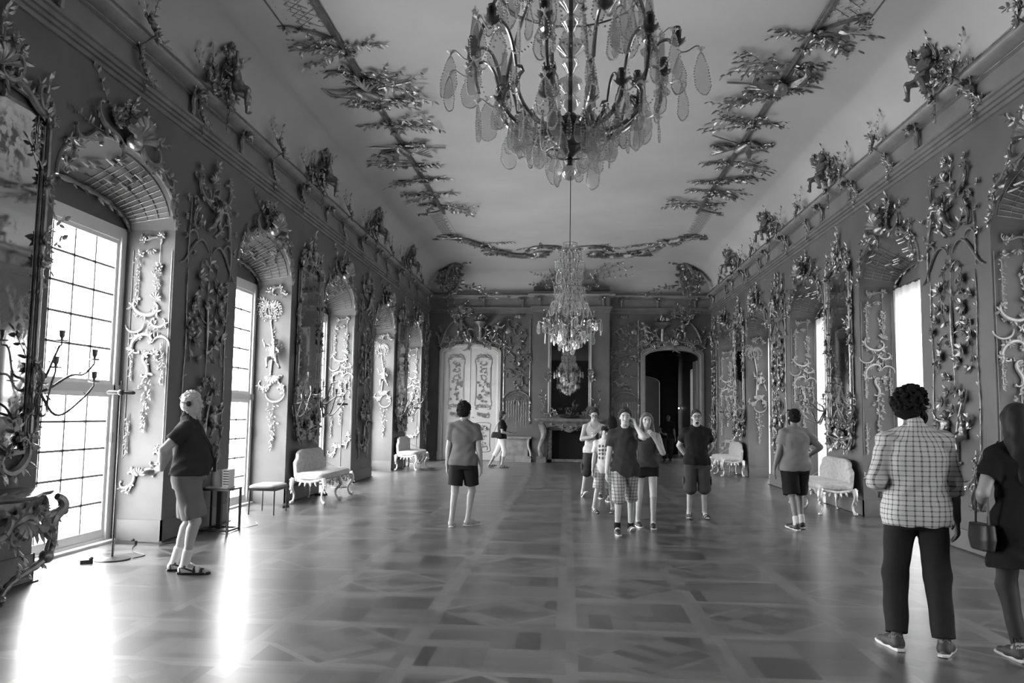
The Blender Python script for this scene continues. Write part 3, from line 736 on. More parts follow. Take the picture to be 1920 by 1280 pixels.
def reveal_palm(seed):
    t = thing('reveal_relief', 'x', 'relief'); o = Orn(seed)
    tr = o.curve((-.05, 2.2), 1.55, 1.30, [-.5, .9, -.8], 26); o.path(tr, [.017-.0002*i+.004*(i % 2) for i in range(26)], .02, 7)
    hx, hy = tr[-1]
    for i in range(11):
        a = PI*(-0.1+1.2*i/10); uv = o.curve((hx, hy), a, .27+.06*(i % 2), [(-1 if a < PI/2 else 1)*2.4]*3, 8)
        o.path(uv, [.009*(1-i_/9) for i_ in range(8)], .025, 5)
        for j in range(1, 8):
            h_ = math.atan2(uv[j][1]-uv[j-1][1], uv[j][0]-uv[j-1][0])
            for q in (-1, 1): o.lf(uv[j][0], uv[j][1], h_+q*.6, .055, .025)
    for i in range(5): o.blob(o.P(hx+.02*math.cos(i*1.3), hy-.02+.02*math.sin(i*1.3), .04), .013, 6, 4)
    for v in (2.5, 2.9, 3.2): o.spray(-.02, v, 1.2+.8*math.sin(v*9), .16, 4, .05, .005, .02)
    gilt('palm_tree', o, t, M_stucco)
    add_putto(t, (.03, -.12, 2.32), (0, 0, 0), 0.72, 0)
    o = Orn(seed+1); o.scroll((-.13, 2.12), .8, .5, 'C', .024, .012, -1, 3); o.scroll((.15, 2.08), 2.2, .45, 'S', .022, .02, 1, 3); o.shell(0, 2.24, .15, -2.8, -.3, 8); o.cluster(-.15, 2.0, .1, 8); o.cluster(.15, 2.05, .1, 8); o.scroll((.05, 1.85), -1.5, .5, 'c', .02, .02, -1); gilt('cartouche', o, t, M_stucco)
    o = Orn(seed+2); o.drop(.02, 1.75, .8, .12, .07, dens=1.2); gilt('festoon', o, t, M_stucco)
    o = Orn(seed+3); o.scroll((.02, 3.75), .3, .35, 'C', .022, .02, 1, 3); o.cluster(-.1, 3.75, .1, 7); o.cluster(.15, 3.7, .1, 7); gilt('crown', o, t, M_stucco)
    return t

def arch_crest(seed, flip=1):
    """ornament over a niche arch: local origin at the niche centre on the floor line, wall plane y=0, niche at y>0"""
    t = thing('arch_crest', 'x', 'relief'); hw = NW/2
    o = Orn(seed)                                                       # rim moulding along the arch, carried down the edge
    A0 = [(hw*math.cos(PI-PI*i/30), ZS+RISE*math.sin(PI*i/30)**.85) for i in range(31)]
    o.path(A0, .020, .004, 6); gilt('arch_frame', o, t, M_giltd)
    o = Orn(seed+1)                                                     # trellis on the vault of the niche
    def sof(i, n, tt):
        a = PI*i/n; ri = (RISE+(RISE_IN-RISE)*tt)-.012; return A(-hw*math.cos(a)*.995, RD*tt, ZS+ri*math.sin(a)**.85)
    for i in range(2, 30):
        if 12 <= i <= 16: continue
        o.tube([sof(i, 31, q) for q in (0.12, .4, .7, .95)], .006, 4)
    for tt in (.12, .34, .56, .78, .95):
        o.tube([sof(i, 31, tt) for i in range(2, 13)], .006, 4); o.tube([sof(i, 31, tt) for i in range(16, 30)], .006, 4)
    gilt('vault_trellis', o, t, M_giltd)
    o = Orn(seed+2)                                                     # inner rim, scrolls hanging below the vault edge
    inner = [sof(i, 30, 0.97)-A(0, .02, .02) for i in range(31)]
    o.tube(inner, [.028+.012*math.sin(i*1.9) for i in range(31)], 6)
    for i in range(1, 30, 2): o.leaf(inner[i], A(o.R.uniform(-.5, .5), -.3, -1), A(0, -1, 0), o.R.uniform(.07, .15))
    gilt('inner_rim', o, t)
    o = Orn(seed+3); f = flip                                           # leafy water and shell on the crown of the vault
    zt = ZS+RISE
    for i in range(16):
        a = o.R.uniform(-.8, .8); q = o.R.uniform(.1, .75); z = ZS+(RISE+(RISE_IN-RISE)*q)*math.cos(a*1.1)**.85-.03
        o.tube([A(a*hw-.14, RD*q, z), A(a*hw-.05, RD*q-.03, z-.03), A(a*hw+.05, RD*q+.02, z-.015), A(a*hw+.14, RD*q, z-.02)], [.006, .018, .016, .004], 5)
    o.shell(.0, zt+.05, .30, .25, PI-.25, 9, .04, .55)
    o.blob(o.P(.0, zt+.05, .09), (.13, .09, .1), 10, 6); gilt('rocaille', o, t)
    o = Orn(seed+4)
    o.scroll((f*.42, zt+.06), (.2 if f > 0 else PI-.2), .85, 'C', .035, .04, -f, 4); o.scroll((-f*.42, zt+.04), (PI-.3 if f > 0 else .3), .9, 'S', .035, .04, f, 4)
    o.scroll((f*.78, zt-.14), (-.5 if f > 0 else PI+.5), .65, 'S', .03, .03, -f, 3); o.scroll((-f*.78, zt-.14), (PI+.5 if f > 0 else -.5), .65, 'S', .03, .03, f, 3)
    o.scroll((f*1.1, zt-.42), (-1.2 if f > 0 else PI+1.2), .5, 'C', .025, .03, -f, 2); o.scroll((-f*1.1, zt-.42), (PI+1.2 if f > 0 else -1.2), .5, 'C', .025, .03, f, 2)
    gilt('scrollwork', o, t)
    o = Orn(seed+5)
    for i in range(16): o.cluster(o.R.uniform(-.4, .4), zt+o.R.uniform(.1, .46), .10, 7, .05)
    for sg in (-1, 1):
        o.spray(sg*.25, zt+.2, PI/2-sg*1.1, .6, 9, .09); o.spray(sg*.5, zt, -.3 if sg > 0 else PI+.3, .55, 8, .08)
        for i in range(4): o.cluster(sg*(1.0+.05*i), zt-.25-.12*i, .08, 6, .03)
    o.spray(.05, zt+.3, 1.4, .25, 7, .09); gilt('foliage', o, t)
    return t


PIERS_ORN = (1, 3); PIERS_MIR = (0, 2, 4)
def pier_c(k): return Y0 + (k-1)*T + PIER/2          # pier k stands between window k-1 (niche ending at Y0+(k-1)T) and the next
rel = pier_relief(11)
ORD = ['first', 'second', 'third', 'fourth', 'fifth', 'sixth']
CANON = {}
def place(first, key, loc, rz, label, group=None):
    """first use moves the prototype itself, later uses copy it"""
    if key not in CANON:
        CANON[key] = first; first.location = loc; first.rotation_euler = (0, 0, rz); first['label'] = label
        if group: first['group'] = group
        KIDMAP[first.name] = kids(first)
        for c in KIDMAP[first.name]: KIDMAP[c.name] = kids(c)
        return first
    return dup(first, loc, rz, label, group)
DESC_L = {1: 'behind the white-haired man', 3: 'between the two left-hand benches', 5: 'in the far left corner'}
DESC_R = {1: 'behind the plaid-shirted man', 3: 'left of the man in the grey T-shirt', 5: 'in the far right corner'}
rel_r = pier_relief(24)
for k in (1, 3, 5):
    yc = pier_c(k) if k < 5 else (Y0+4*T+YE)/2
    place(rel, 'pl', (-W+.004, yc, 0), PI/2, 'gilded trellis relief with cherubs, left wall, ' + DESC_L[k], 'trellis reliefs on the wall piers')
    place(rel_r, 'pr', (W-.004, yc, 0), -PI/2, 'gilded trellis relief with cherubs, right wall, ' + DESC_R[k], 'trellis reliefs on the wall piers')
for c in [o for o in sc.objects if o.get('label') and 'far' in o['label'] and 'corner' in o['label']]: c.scale = (0.62, 1, 1)
WN = ['nearest', 'second', 'third', 'fourth', 'farthest']
ra, rb = reveal_scroll(41), reveal_palm(52)
for k in range(5):
    for sgn, side in ((-1, 'left'), (1, 'right')):
        pr, key = ((ra, 'ra') if k % 2 == 0 else (rb, 'rb')) if sgn < 0 or k != 1 else (ra, 'ra')
        what = 'stucco scrolls and hanging leaf festoon' if key == 'ra' else 'stucco palm tree with a seated cherub'
        
        place(pr, key, (sgn*(W+RD/2-.05), Y0+k*T-.004, 0), 0, '%s in the %s niche, %s wall' % (what, WN[k], side), 'stucco reliefs inside the window niches')
ca = arch_crest(61, 1); cb = arch_crest(75, -1)
for k in range(5):
    for sgn, side in ((-1, 'left'), (1, 'right')):
        pr, key = (ca, 'ca') if (k+(sgn > 0)) % 2 == 0 else (cb, 'cb')
        place(pr, key, (sgn*(W-.004), Y0+k*T-NW/2, 0), -sgn*PI/2, 'gilded shell and leaf crest over the %s window arch, %s wall' % (WN[k], side), 'crests over the window arches')
# ================================================================ MIRRORS AND SCONCES
def bm_mirror(m, nt, b, tcn):
    g = G(nt); n = g.noise(tcn.outputs['Object'], 2.2, 6); n2 = g.noise(tcn.outputs['Object'], 14, 4)
    st = g.m('MULTIPLY', g.ramp(n, 0.50, 0.62), g.ramp(n2, 0.42, 0.56))
    nt.links.new(g.mix(st, 0.62, 0.16), b.inputs['Base Color']); nt.links.new(g.mix(st, 0.03, 0.4), b.inputs['Roughness'])
M_mirror = mat('aged_mirror', 0.5, 0.03, 1.0, build=bm_mirror)
def mirror(seed, z0, z1, hw, crest=0.5, busy=1.0):
    """pier glass: local x across, z up, back on y=0"""
    t = thing('pier_mirror', 'x', 'mirror'); R = random.Random(seed)
    g = MB(); g.box(-hw+.03, hw-.03, -.03, -.005, z0+.05, z1-.05); part('glass', g, M_mirror, t, False)
    bk_ = MB(); bk_.box(-hw, hw, -.006, 0, z0, z1); part('backboard', bk_, M_giltd, t, False)
    for sg in (-1, 1):
        o = Orn(seed)
        o.tube([o.P(sg*hw, v, .05) for v in np.linspace(z0+.12, z1-.12, 20)], .028, 8); o.tube([o.P(sg*(hw-.06), v, .04) for v in np.linspace(z0+.12, z1-.12, 20)], .012, 6)
        o.tube([o.P(sg*(hw+.035), v, .03) for v in np.linspace(z0+.12, z1-.12, 20)], .010, 6)
        o.tube([o.P(sg*(hw-.14*(1-math.cos(a))), z1-.12+.12*math.sin(a), .05) for a in np.linspace(0, PI/2, 8)], .028, 8)
        part('frame_side', o, M_gilt, t)
    o = Orn(seed+1)                                                     # top rail of opposed scrolls
    for sg in (-1, 1):
        o.scroll((sg*hw*.58, z1+.06), .4 if sg < 0 else PI-.4, hw*1.3, 'S', .036, .04, -sg, 4); o.scroll((sg*hw*.86, z1+.12), PI/2, .5, 'C', .034, .04, sg, 4)
        o.cluster(sg*hw*.98, z1-.05, .12, 8, .05); o.spray(sg*hw*.9, z1, PI/2-sg*.3, .35, 6, .09, w=.05)
        o.drop(sg*hw*.8, z1-.1, .3, .06, .05, .04)
    o.path([(u, z1+.02+.07*math.cos(u/hw*PI/2)) for u in np.linspace(-hw, hw, 15)], .022, .045, 6)
    part('top_rail', o, M_gilt, t)
    o = Orn(seed+2)                                                     # crest
    zc = z1+.14; o.scroll((-.16, zc+.12), 1.9, .6, 'C', .036, .05, 1, 4); o.scroll((.16, zc+.10), 1.2, .6, 'C', .036, .05, -1, 4); o.shell(0, zc+.05, .2, .4, PI-.4, 7, .05)
    o.spray(0, zc+.15, 1.7, crest*.8, 8, .11, .012, .05); o.spray(.02, zc+.15, 1.1, crest*.6, 7, .10, .01, .05); o.spray(-.02, zc+.1, 2.4, crest*.6, 7, .10, .01, .05); 
    for i in range(6): o.cluster(R.uniform(-.25, .25), zc+R.uniform(0, crest*.5), .09, 7, .06)
    part('crest', o, M_gilt, t)
    o = Orn(seed+3)                                                     # foliage winding round the sides
    for sg in (-1, 1):
        for q in (.28, .55, .60, .80):
            v = z0+(z1-z0)*(q+R.uniform(-.03, .03)); o.cluster(sg*hw, v, .10, 8, .06); o.spray(sg*hw, v, PI/2+sg*R.uniform(-.6, .9), .4, 6, .08, w=.05); o.spray(sg*(hw+.02), v, -PI/2+sg*R.uniform(-.3, .6), .3, 5, .07, w=.05)
            o.scroll((sg*(hw+.03), v-.12), PI/2, .35, 'C', .018, .05, sg, 2)
    part('side_foliage', o, M_gilt, t)
    o = Orn(seed+4)                                                     # foot rail
    for sg in (-1, 1):
        o.scroll((sg*hw*.72, z0-.0), -.3 if sg < 0 else PI+.3, .75, 'C', .04, .05, sg, 5); o.scroll((sg*hw*.3, z0-.05), 0 if sg < 0 else PI, .5, 'S', .034, .05, sg, 4); o.scroll((sg*hw*.95, z0+.25), PI/2, .5, 'C', .03, .05, -sg, 4)
        for i in range(3): o.cluster(sg*hw*R.uniform(.4, 1.05), z0+R.uniform(-.08, .25), .10, 8, .06)
        o.spray(sg*hw*.9, z0, PI/2, .35, 6, .08, w=.06)
    o.shell(0, z0-.04, .16, -2.6, -.5, 7, .05); o.shell(0, z0+.02, .18, .5, 2.6, 7, .05); o.path([(u, z0+.04-.06*math.cos(u/hw*PI/2)) for u in np.linspace(-hw, hw, 15)], .03, .04, 6)
    for i in range(5): o.spray(R.uniform(-.1, .1), z0+.05, PI/2+(i-2)*.5, .22, 3, .08, w=.06)
    part('foot_rail', o, M_gilt, t)
    return t
def candle_cup(o, c, s=1.0):
    x, y, z = c
    o.lathe([(.004*s, 0), (.045*s, .006*s), (.055*s, .016*s), (.03*s, .014*s), (.012*s, .02*s), (.012*s, .035*s), (.022*s, .05*s), (.024*s, .09*s), (.03*s, .105*s), (.02*s, .10*s), (.004*s, .098*s)], 12, (x, y, z))
def sconce(seed, hand=1):
    """wall light with curling branches, base at the origin, branches toward -y"""
    t = thing('wall_sconce', 'x', 'sconce'); M = mat('dark_gilded_bronze', 0.20, 0.38, 0.9)
    o = Orn(seed); o.cluster(0, 0, .10, 9, .02); o.scroll((0, -.1), PI/2, .35, 'C', .02, .02, hand, 3); o.blob((0, -.04, 0), .04); o.spray(0, .02, 1.7, .2, 4, .07); part('backplate', o, M, t)
    R = random.Random(seed)
    arms = [(-.05, .30, .46), (.30, .42, .10), (-.22, .25, .06), (.12, .52, .30), (-.35, .45, .20)]
    for i, (x, y, z) in enumerate(arms):
        o = Orn(seed+i); x *= hand
        P0, P3 = A(0, -.05, 0), A(x, -y, z); lowest = -.16-.05*i if i not in (0, 3) else .02
        c1 = P0+A(x*.1, -y*.35, lowest*1.4 if i not in (0, 3) else .12); c2 = P3+A(-x*.1, .10, -.30 if i not in (0, 3) else -.20)
        pts = []
        for tt in np.linspace(0, 1, 18):
            p = P0*(1-tt)**3+3*c1*tt*(1-tt)**2+3*c2*tt*tt*(1-tt)+P3*tt**3; w_ = .035*math.sin(tt*PI*3+i); pts.append(p+A(w_*.6, 0, w_))
        pts[-1] = P3; pts[-2] = P3-A(0, 0, .03)
        o.tube(pts, [.013-.0003*j+.002*(j % 3 == 0) for j in range(18)], 6)
        for j in range(2, 17, 3): o.leaf(pts[j], A(R.uniform(-1, 1), R.uniform(-1, 1), .6), A(0, -1, .3), .045)
        a_ = part('arm', o, M, t)
        c = MB(); candle_cup(c, P3, 1.0); part('candle_cup', c, M, a_)
    return t
def mir_label(side, k): return {('left', 0): 'tall gilded pier mirror above the carved console at the left picture edge', ('left', 2): 'gilded pier mirror above the nearer bench on the left wall', ('left', 4): 'small-looking gilded pier mirror above the farther bench on the left wall',
    ('right', 2): 'gilded pier mirror above the nearer bench on the right wall', ('right', 4): 'narrow-looking gilded pier mirror above the farther bench on the right wall'}[(side, k)]
m2 = mirror(201, 1.26, 4.30, .66, .55)
m0 = mirror(231, 1.18, 4.35, .74, .75)
place(m0, 'm0', (-W+.004, Y0-T+PIER/2+.03, 0), PI/2, mir_label('left', 0))
for side, sgn, ks in (('left', -1, (2, 4)), ('right', 1, (2, 4))):
    for k in ks: place(m2, 'm2', (sgn*(W-.004), pier_c(k), 0), -sgn*PI/2, mir_label(side, k), 'pier mirrors above the benches')
sc0 = sconce(301, 1)
place(sc0, 'sc', (-W+.02, 7.30, 1.75), PI/2, 'dark branched candle sconce against the bright nearest left window')
for side, sgn, k, dy, words in (('left', -1, 2, .80, 'far edge of the mirror above the nearer left bench'), ('left', -1, 2, -.80, 'near edge of the mirror above the nearer left bench'), ('left', -1, 4, .80, 'far edge of the mirror above the farther left bench'), ('left', -1, 4, -.80, 'near edge of the mirror above the farther left bench'),
                         ('right', 1, 2, .80, 'far edge of the mirror above the nearer right bench'), ('right', 1, 2, -.80, 'near edge of the mirror above the nearer right bench'), ('right', 1, 4, .80, 'far edge of the mirror above the farther right bench'), ('right', 1, 4, -.80, 'near edge of the mirror above the farther right bench')):
    place(sc0, 'sc', (sgn*(W-.02), pier_c(k)+dy, 1.75), -sgn*PI/2, 'branched candle sconce on the %s' % words, 'sconces on the pier mirrors')

# ================================================================ CORNICE BRACKETS, GARLANDS, CHERUB GROUPS
def bracket(seed):
    t = thing('cornice_bracket', 'x', 'bracket'); o = Orn(seed)
    o.tube([A(0, -y, z) for y, z in ((.02, 0), (.05, .02), (.06, .08), (.045, .16), (.06, .24), (.13, .29), (.17, .26))], [.03, .045, .04, .045, .055, .06, .03], 8, flat=.7, up=(0, 1, 0))
    part('console', o, M_gilt, t)
    o = Orn(seed+1)
    for i in range(12): o.leaf(A(o.R.uniform(-.07, .07), -.10-.05*o.R.random(), .22+.08*o.R.random()), A(o.R.uniform(-1, 1), -.6, o.R.uniform(-.4, .8)), A(0, -1, .2), .11)
    for i in range(4): o.leaf(A(o.R.uniform(-.02, .02), -.05, .04), A(o.R.uniform(-.5, .5), -.3, -1), A(0, -1, 0), .08)
    o.scroll((-.1, .27), .5, .3, 'C', .018, .13, 1); o.scroll((.1, .27), 2.6, .3, 'C', .018, .13, -1)
    part('foliage', o, M_gilt, t); return t
br = bracket(401)
gr_b = 'brackets under the cornice torus'
YB_L = [pier_c(0)-.8, pier_c(0)+.8, pier_c(1)-.8, pier_c(1)+.8, pier_c(2)-.8, pier_c(2)+.8, pier_c(3)-.8, pier_c(3)+.8, pier_c(4)-.8, pier_c(4)+.8, 28.2]
NUM = ['first', 'second', 'third', 'fourth', 'fifth', 'sixth', 'seventh', 'eighth', 'ninth', 'tenth', 'eleventh', 'twelfth', 'thirteenth']
for sgn, side in ((-1, 'left'), (1, 'right')):
    for i, y in enumerate(YB_L): place(br, 'br', (sgn*(W-.012), y, 5.42), -sgn*PI/2, 'gilded scroll bracket under the %s cornice, %s from the camera' % (side, NUM[i]), gr_b)
for i, x in enumerate((-4.3, -3.0, -1.62)): place(br, 'br', (x, YE-.012, 5.42), 0, 'gilded scroll bracket on the end wall, %s from the left corner' % NUM[i], gr_b)
for i, x in enumerate((4.4, 3.1, 1.85)): place(br, 'br', (x, YE-.012, 5.42), 0, 'gilded scroll bracket on the end wall, %s from the right corner' % NUM[i], gr_b)
for i, x in enumerate((-1.0, 1.2)): place(br, 'br', (x, CBY-.012, 5.42), 0, 'gilded scroll bracket on the chimney breast, %s side' % ('left', 'right')[i], gr_b)

def garland(seed):
    """bunch of flowers tumbling over the cornice, origin at the torus top on the wall line"""
    t = thing('cornice_garland', 'x', 'garland'); o = Orn(seed); R = o.R
    def front(z): return .20 if z > -.03 else (.24 if z > -.16 else .05)
    path = [(-.05, .12), (0, .02), (.02, -.08), (.03, -.2), (.06, -.32), (.16, -.42), (.3, -.50), (.42, -.46)]
    o.tube([A(u, -front(v)-.02, v) for u, v in path], .012, 5)
    for i in range(len(path)-1):
        for q in (0, .5):
            u = path[i][0]*(1-q)+path[i+1][0]*q; v = path[i][1]*(1-q)+path[i+1][1]*q
            o.cluster(u, v, .085, 8, front(v)+.02)
    o.drop(.16, -.42, .28, .06, .06, .08); part('foliage', o, M_gilt, t)
    o = Orn(seed+1)
    for a in (2.6, 2.2, .7, .2): o.spray(0, .05, a, .4, 6, .08, w=.19)
    part('twigs', o, M_gilt, t); return t
gl = garland(431)
gi = 0
for sgn, side in ((-1, 'left'), (1, 'right')):
    for i, y in enumerate((8.7, 10.2, 12.9, 14.4, 17.2, 18.8, 21.5, 23.0, 26.0)):
        place(gl, 'gl', (sgn*(W-.004), y, 5.90), -sgn*PI/2, 'gilded flower garland tumbling over the %s cornice, %s from the camera' % (side, NUM[i]), 'flower garlands on the cornice')
def cherub_group(seed):
    """cherub sitting on the cornice among foliage, leaning on the cove"""
    t = thing('cherub_group', 'x', 'cherub group'); R = random.Random(seed)
    add_putto(t, (0, -.38, -.20), (-.08, 0, .25), 1.0, 0)
    o = Orn(seed)
    def PP(u, v, w=.02):   # follow the cove as it curves into the room
        a = math.asin(min(1, max(0, v/1.04))); return A(u, -(0.07+1.45*(1-math.cos(a)))-w, v)
    o.P = PP
    for i in range(11): o.cluster(R.uniform(-.42, .36), R.uniform(.02, .66), .11, 8, .04)
    for a in (2.7, 2.2, 1.8, 1.3, .9, .4): o.spray(R.uniform(-.15, .15), .1, a, R.uniform(.4, .62), 8, .10, .010, .03)
    part('foliage', o, M_gilt, t)
    o = Orn(seed+1); o.scroll((.22, .12), .4, .5, 'C', .03, .19, -1, 3); o.scroll((-.25, .10), 2.6, .5, 'S', .03, .19, 1, 3); o.cluster(0, -.12, .12, 8, .25); o.drop(.02, -.1, .35, .07, .07, .22); part('scrollwork', o, M_gilt, t)
    return t
cg = cherub_group(451)
for sgn, side in ((-1, 'left'), (1, 'right')):
    for i, k in enumerate((0, 1, 2, 3, 4)):
        place(cg, 'cg', (sgn*(W-.004), pier_c(k)-.15, 5.90), -sgn*PI/2, 'gilded cherub seated in foliage on the %s cornice, %s from the camera' % (side, NUM[i]), 'cherubs on the cornice')

# corner cartouches and the middle group of the end cove
def corner_cart(seed):
    t = thing('corner_cartouche', 'x', 'cartouche'); o = Orn(seed); R = o.R
    o.scroll((0, .1), 2.2, 1.5, 'C', .06, .05, -1, 6, 30); o.scroll((.15, .15), 1.0, 1.2, 'C', .05, .1, 1, 5, 26); o.scroll((-.1, -.1), -1, 1.0, 'S', .05, .06, 1, 5)
    o.blob(o.P(0.02, .1, -.02), (.30, .08, .34), 14, 8)
    part('shield', o, M_giltd, t)
    o = Orn(seed+1)
    for a, L in ((1.0, .95), (1.3, .8), (.7, 1.0), (.35, .9), (1.7, .6)): o.spray(.1, .25, a, L, 12, .13, .014, .08, lift=.25)
    for a, L in ((.1, 1.3), (-.1, 1.0)): o.spray(.3, -.1, a, L, 10, .10, .012, .05)
    for i in range(12): o.cluster(R.uniform(-.3, .35), R.uniform(-.3, .5), .13, 8, .12)
    part('foliage', o, M_gilt, t); return t
cc_ = corner_cart(471)
cc_.scale = (1.3, 1.3, 1.3)
place(cc_, 'cc', (-4.15, 28.3, 6.22), 0, 'large dark shield cartouche with sprays in the far left corner of the ceiling')
c2 = dup(cc_, (4.15, 28.3, 6.22), 0, 'large dark shield cartouche with sprays in the far right corner of the ceiling'); c2.scale = (-1.3, 1.3, 1.3)
t = thing('ceiling_cherub_group', 'dark group of cherubs and branches on the cove above the chimney breast', 'cherub group', (0.1, 28.45, 5.95))
add_putto(t, (-.55, 0, -.05), (0, 0, .3), 1.0, 0); add_putto(t, (.15, 0, -.02), (0, 0, -.3), 1.05, 0, -1); add_putto(t, (-.2, .1, .1), (0, 0, 0), .9, 1)
o = Orn(480)
for i in range(20): o.cluster(o.R.uniform(-1.0, 1.0), o.R.uniform(.0, .45), .13, 8, .05)
for a in (2.9, 2.5, 2.0): o.spray(-.5, .3, a, .9, 12, .11, .012, .1)
for a in (.1, .3, .5, .8): o.spray(.5, .35, a, 1.5, 16, .11, .010, .15, lift=.4)
part('foliage', o, M_gilt, t)

# ================================================================ CEILING STUCCO
class COrn(Orn):
    """ornament drawn on the ceiling: u = x, v = y, w hangs down; a local origin is on the ceiling"""
    def P(s, u, v, w=0.02): return A(u, v, -w)
    def lf(s, u, v, ang, L, w=0.02, lift=0.2):
        tw = s.R.uniform(-.7, .7); s.leaf(s.P(u, v, w), A(math.cos(ang), math.sin(ang), -lift), A(-math.sin(ang)*tw, math.cos(ang)*tw, -1), L, L*s.R.uniform(0.45, 0.7), s.R.uniform(0, .5))
ZR = ZCEIL
for sgn, side in ((-1, 'left'), (1, 'right')):
    t = thing('ceiling_rod', 'long straight gilded moulding running along the %s side of the ceiling' % side, 'moulding', (sgn*3.31, 16.3, ZR))
    o = COrn(1)
    for du, r_ in ((-.035, .016), (0, .032), (.035, .016)): o.tube([A(du, v, -.03) for v in np.linspace(-11.5, 5.0, 30)], r_, 6)
    part('moulding', o, M_gilt, t)
    # lattice panel between two rods at the far end
    for nm, y0, y1, u1, seed in (('far', 21.3, 23.9, .66, 5), ('near', 4.6, 10.75, .62, 9)):
        t = thing('ceiling_lattice', 'gilded lattice panel at the %s end of the %s ceiling moulding' % (nm, side), 'lattice', (sgn*3.31, y0, ZR))
        L_ = y1-y0; c = COrn(seed); uo = -1 if sgn < 0 else 1
        def q(u): return uo*u
        c.tube([A(q(u1), v, -.03) for v in np.linspace(0, L_, 12)], .03, 6); c.tube([A(q(u1-.06), v, -.02) for v in np.linspace(0, L_, 12)], .012, 6)
        ye, bow = (L_, .5) if nm == 'near' else (0, -.35)
        c.tube([A(q(u1*(1-s_)), ye+bow*(s_**2.2), -.03) for s_ in np.linspace(0, 1, 12)], [.03]*12, 6)
        if nm == 'far': c.tube([A(q(u1*s_), L_, -.03) for s_ in np.linspace(0, 1, 6)], .03, 6)
        part('border', c, M_gilt, t)
        c = COrn(seed+1); us, ue = (0, q(u1)) if uo > 0 else (q(u1), 0)
        c.lattice(us+.02, ue-.02, 0 if nm == 'near' else .0, L_, .16, .006, .015)
        if nm == 'near':
            for v in np.arange(.2, L_, .16):
                for i in range(4): c.cluster(q(u1*(i+.5)/4), v+.08*(i % 2), .04, 4, .02, False)
        part('trellis', c, M_giltd, t)
        b_ = COrn(seed+3); b_.box(us, ue, 0, L_, -.012, .0); part('ground', b_, M_ceil, t, False)
        c = COrn(seed+2)
        c.scroll((q(u1), ye), 0.5, .6, 'C', .035, .03, uo, 3); c.cluster(q(u1), ye, .12, 8); c.spray(q(u1*.6), ye+(.1 if nm == 'near' else -.1), PI/2 if nm == 'near' else -PI/2, .4, 6, .08)
        if nm == 'far':
            c.scroll((q(.3), L_+.1), 0, 1.0, 'S', .05, .05, 1, 5)
            for i in range(14): c.cluster(q(c.R.uniform(-.1, .9)), L_+c.R.uniform(-.1, .4), .12, 8, .05)
        part('corner_scroll', c, M_gilt, t)
def twigs(seed, uo):
    """leafy branches growing from both sides of the ceiling moulding"""
    t = thing('ceiling_branch', 'x', 'foliage'); c = COrn(seed); R = c.R
    for i in range(3):
        a = R.uniform(-.5, .5)+(0 if uo > 0 else PI); L = R.uniform(.55, .95)
        uv = c.spray(0, R.uniform(-.2, .2), a+R.uniform(-.4, .4), L, 8, .13, .011, .03, lift=R.uniform(0, .12))
        for j in (3, 5, 7): c.spray(uv[j][0], uv[j][1], a+R.choice((-1, 1))*R.uniform(.6, 1.2), R.uniform(.2, .4), 4, .10, .008, .05)
    for i in range(2):
        a = R.uniform(-.5, .5)+(PI if uo > 0 else 0); uv = c.spray(0, R.uniform(-.2, .2), a, R.uniform(.35, .7), 7, .12, .010, .03)
        c.spray(uv[5][0], uv[5][1], a+R.uniform(-1, 1), .3, 4, .10)
    part('branch', c, M_gilt, t)
    c = COrn(seed+1)
    for i in range(7): c.cluster(R.uniform(-.25, .25), R.uniform(-.3, .3), .11, 7, .05)
    part('blossom_spray', c, M_gilt, t); return t
tw = [twigs(501, 1), twigs(521, 1), twigs(541, -1)]
def bird(seed):
    t = thing('ceiling_trophy', 'x', 'trophy'); c = COrn(seed)
    for sg in (-1, 1):
        for i in range(6): c.tube([A(sg*.08, 0, -.1), A(sg*(.25+.03*i), .1+.07*i, -.14), A(sg*(.5-.03*i), .05+.12*i, -.08)], [.05, .04, .01], 5, flat=.5)
    c.blob((0, 0, -.12), (.12, .25, .1), 10, 6); part('bird', c, M_gilt, t)
    c = COrn(seed+1); c.tube([A(-.8, -.35, -.06), A(0, 0, -.06), A(.8, .3, -.04)], .02, 6); c.scroll((.3, -.1), .2, .8, 'S', .03, .05, 1, 4); c.scroll((-.3, .1), 3.2, .8, 'S', .03, .05, 1, 4)
    for i in range(8): c.cluster(c.R.uniform(-.5, .5), c.R.uniform(-.25, .25), .12, 8, .06)
    part('staff', c, M_gilt, t); return t
bd = bird(561)
for sgn, side in ((-1, 'left'), (1, 'right')):
    for i, y in enumerate((11.3, 12.3, 13.4, 14.6, 17.0, 18.2, 19.3, 20.4)):
        pr = tw[i % 3]; place(pr, 'tw%d' % (i % 3), (sgn*3.31, y, ZR), (0 if (i+(sgn > 0)) % 2 else PI)+.25*math.sin(i*2.1+sgn), 'gilded leafy branches across the %s ceiling moulding, %s from the camera' % (side, NUM[i]), 'branches on the ceiling mouldings')
    place(bd, 'bd', (sgn*3.31, 15.8, ZR), .3*sgn, 'gilded bird and crossed staff halfway along the %s ceiling moulding' % side)
    place(bd, 'bd', (sgn*3.31, 12.9, ZR), .3*sgn+2.6, 'gilded bird and crossed staff on the near part of the %s ceiling moulding' % side)
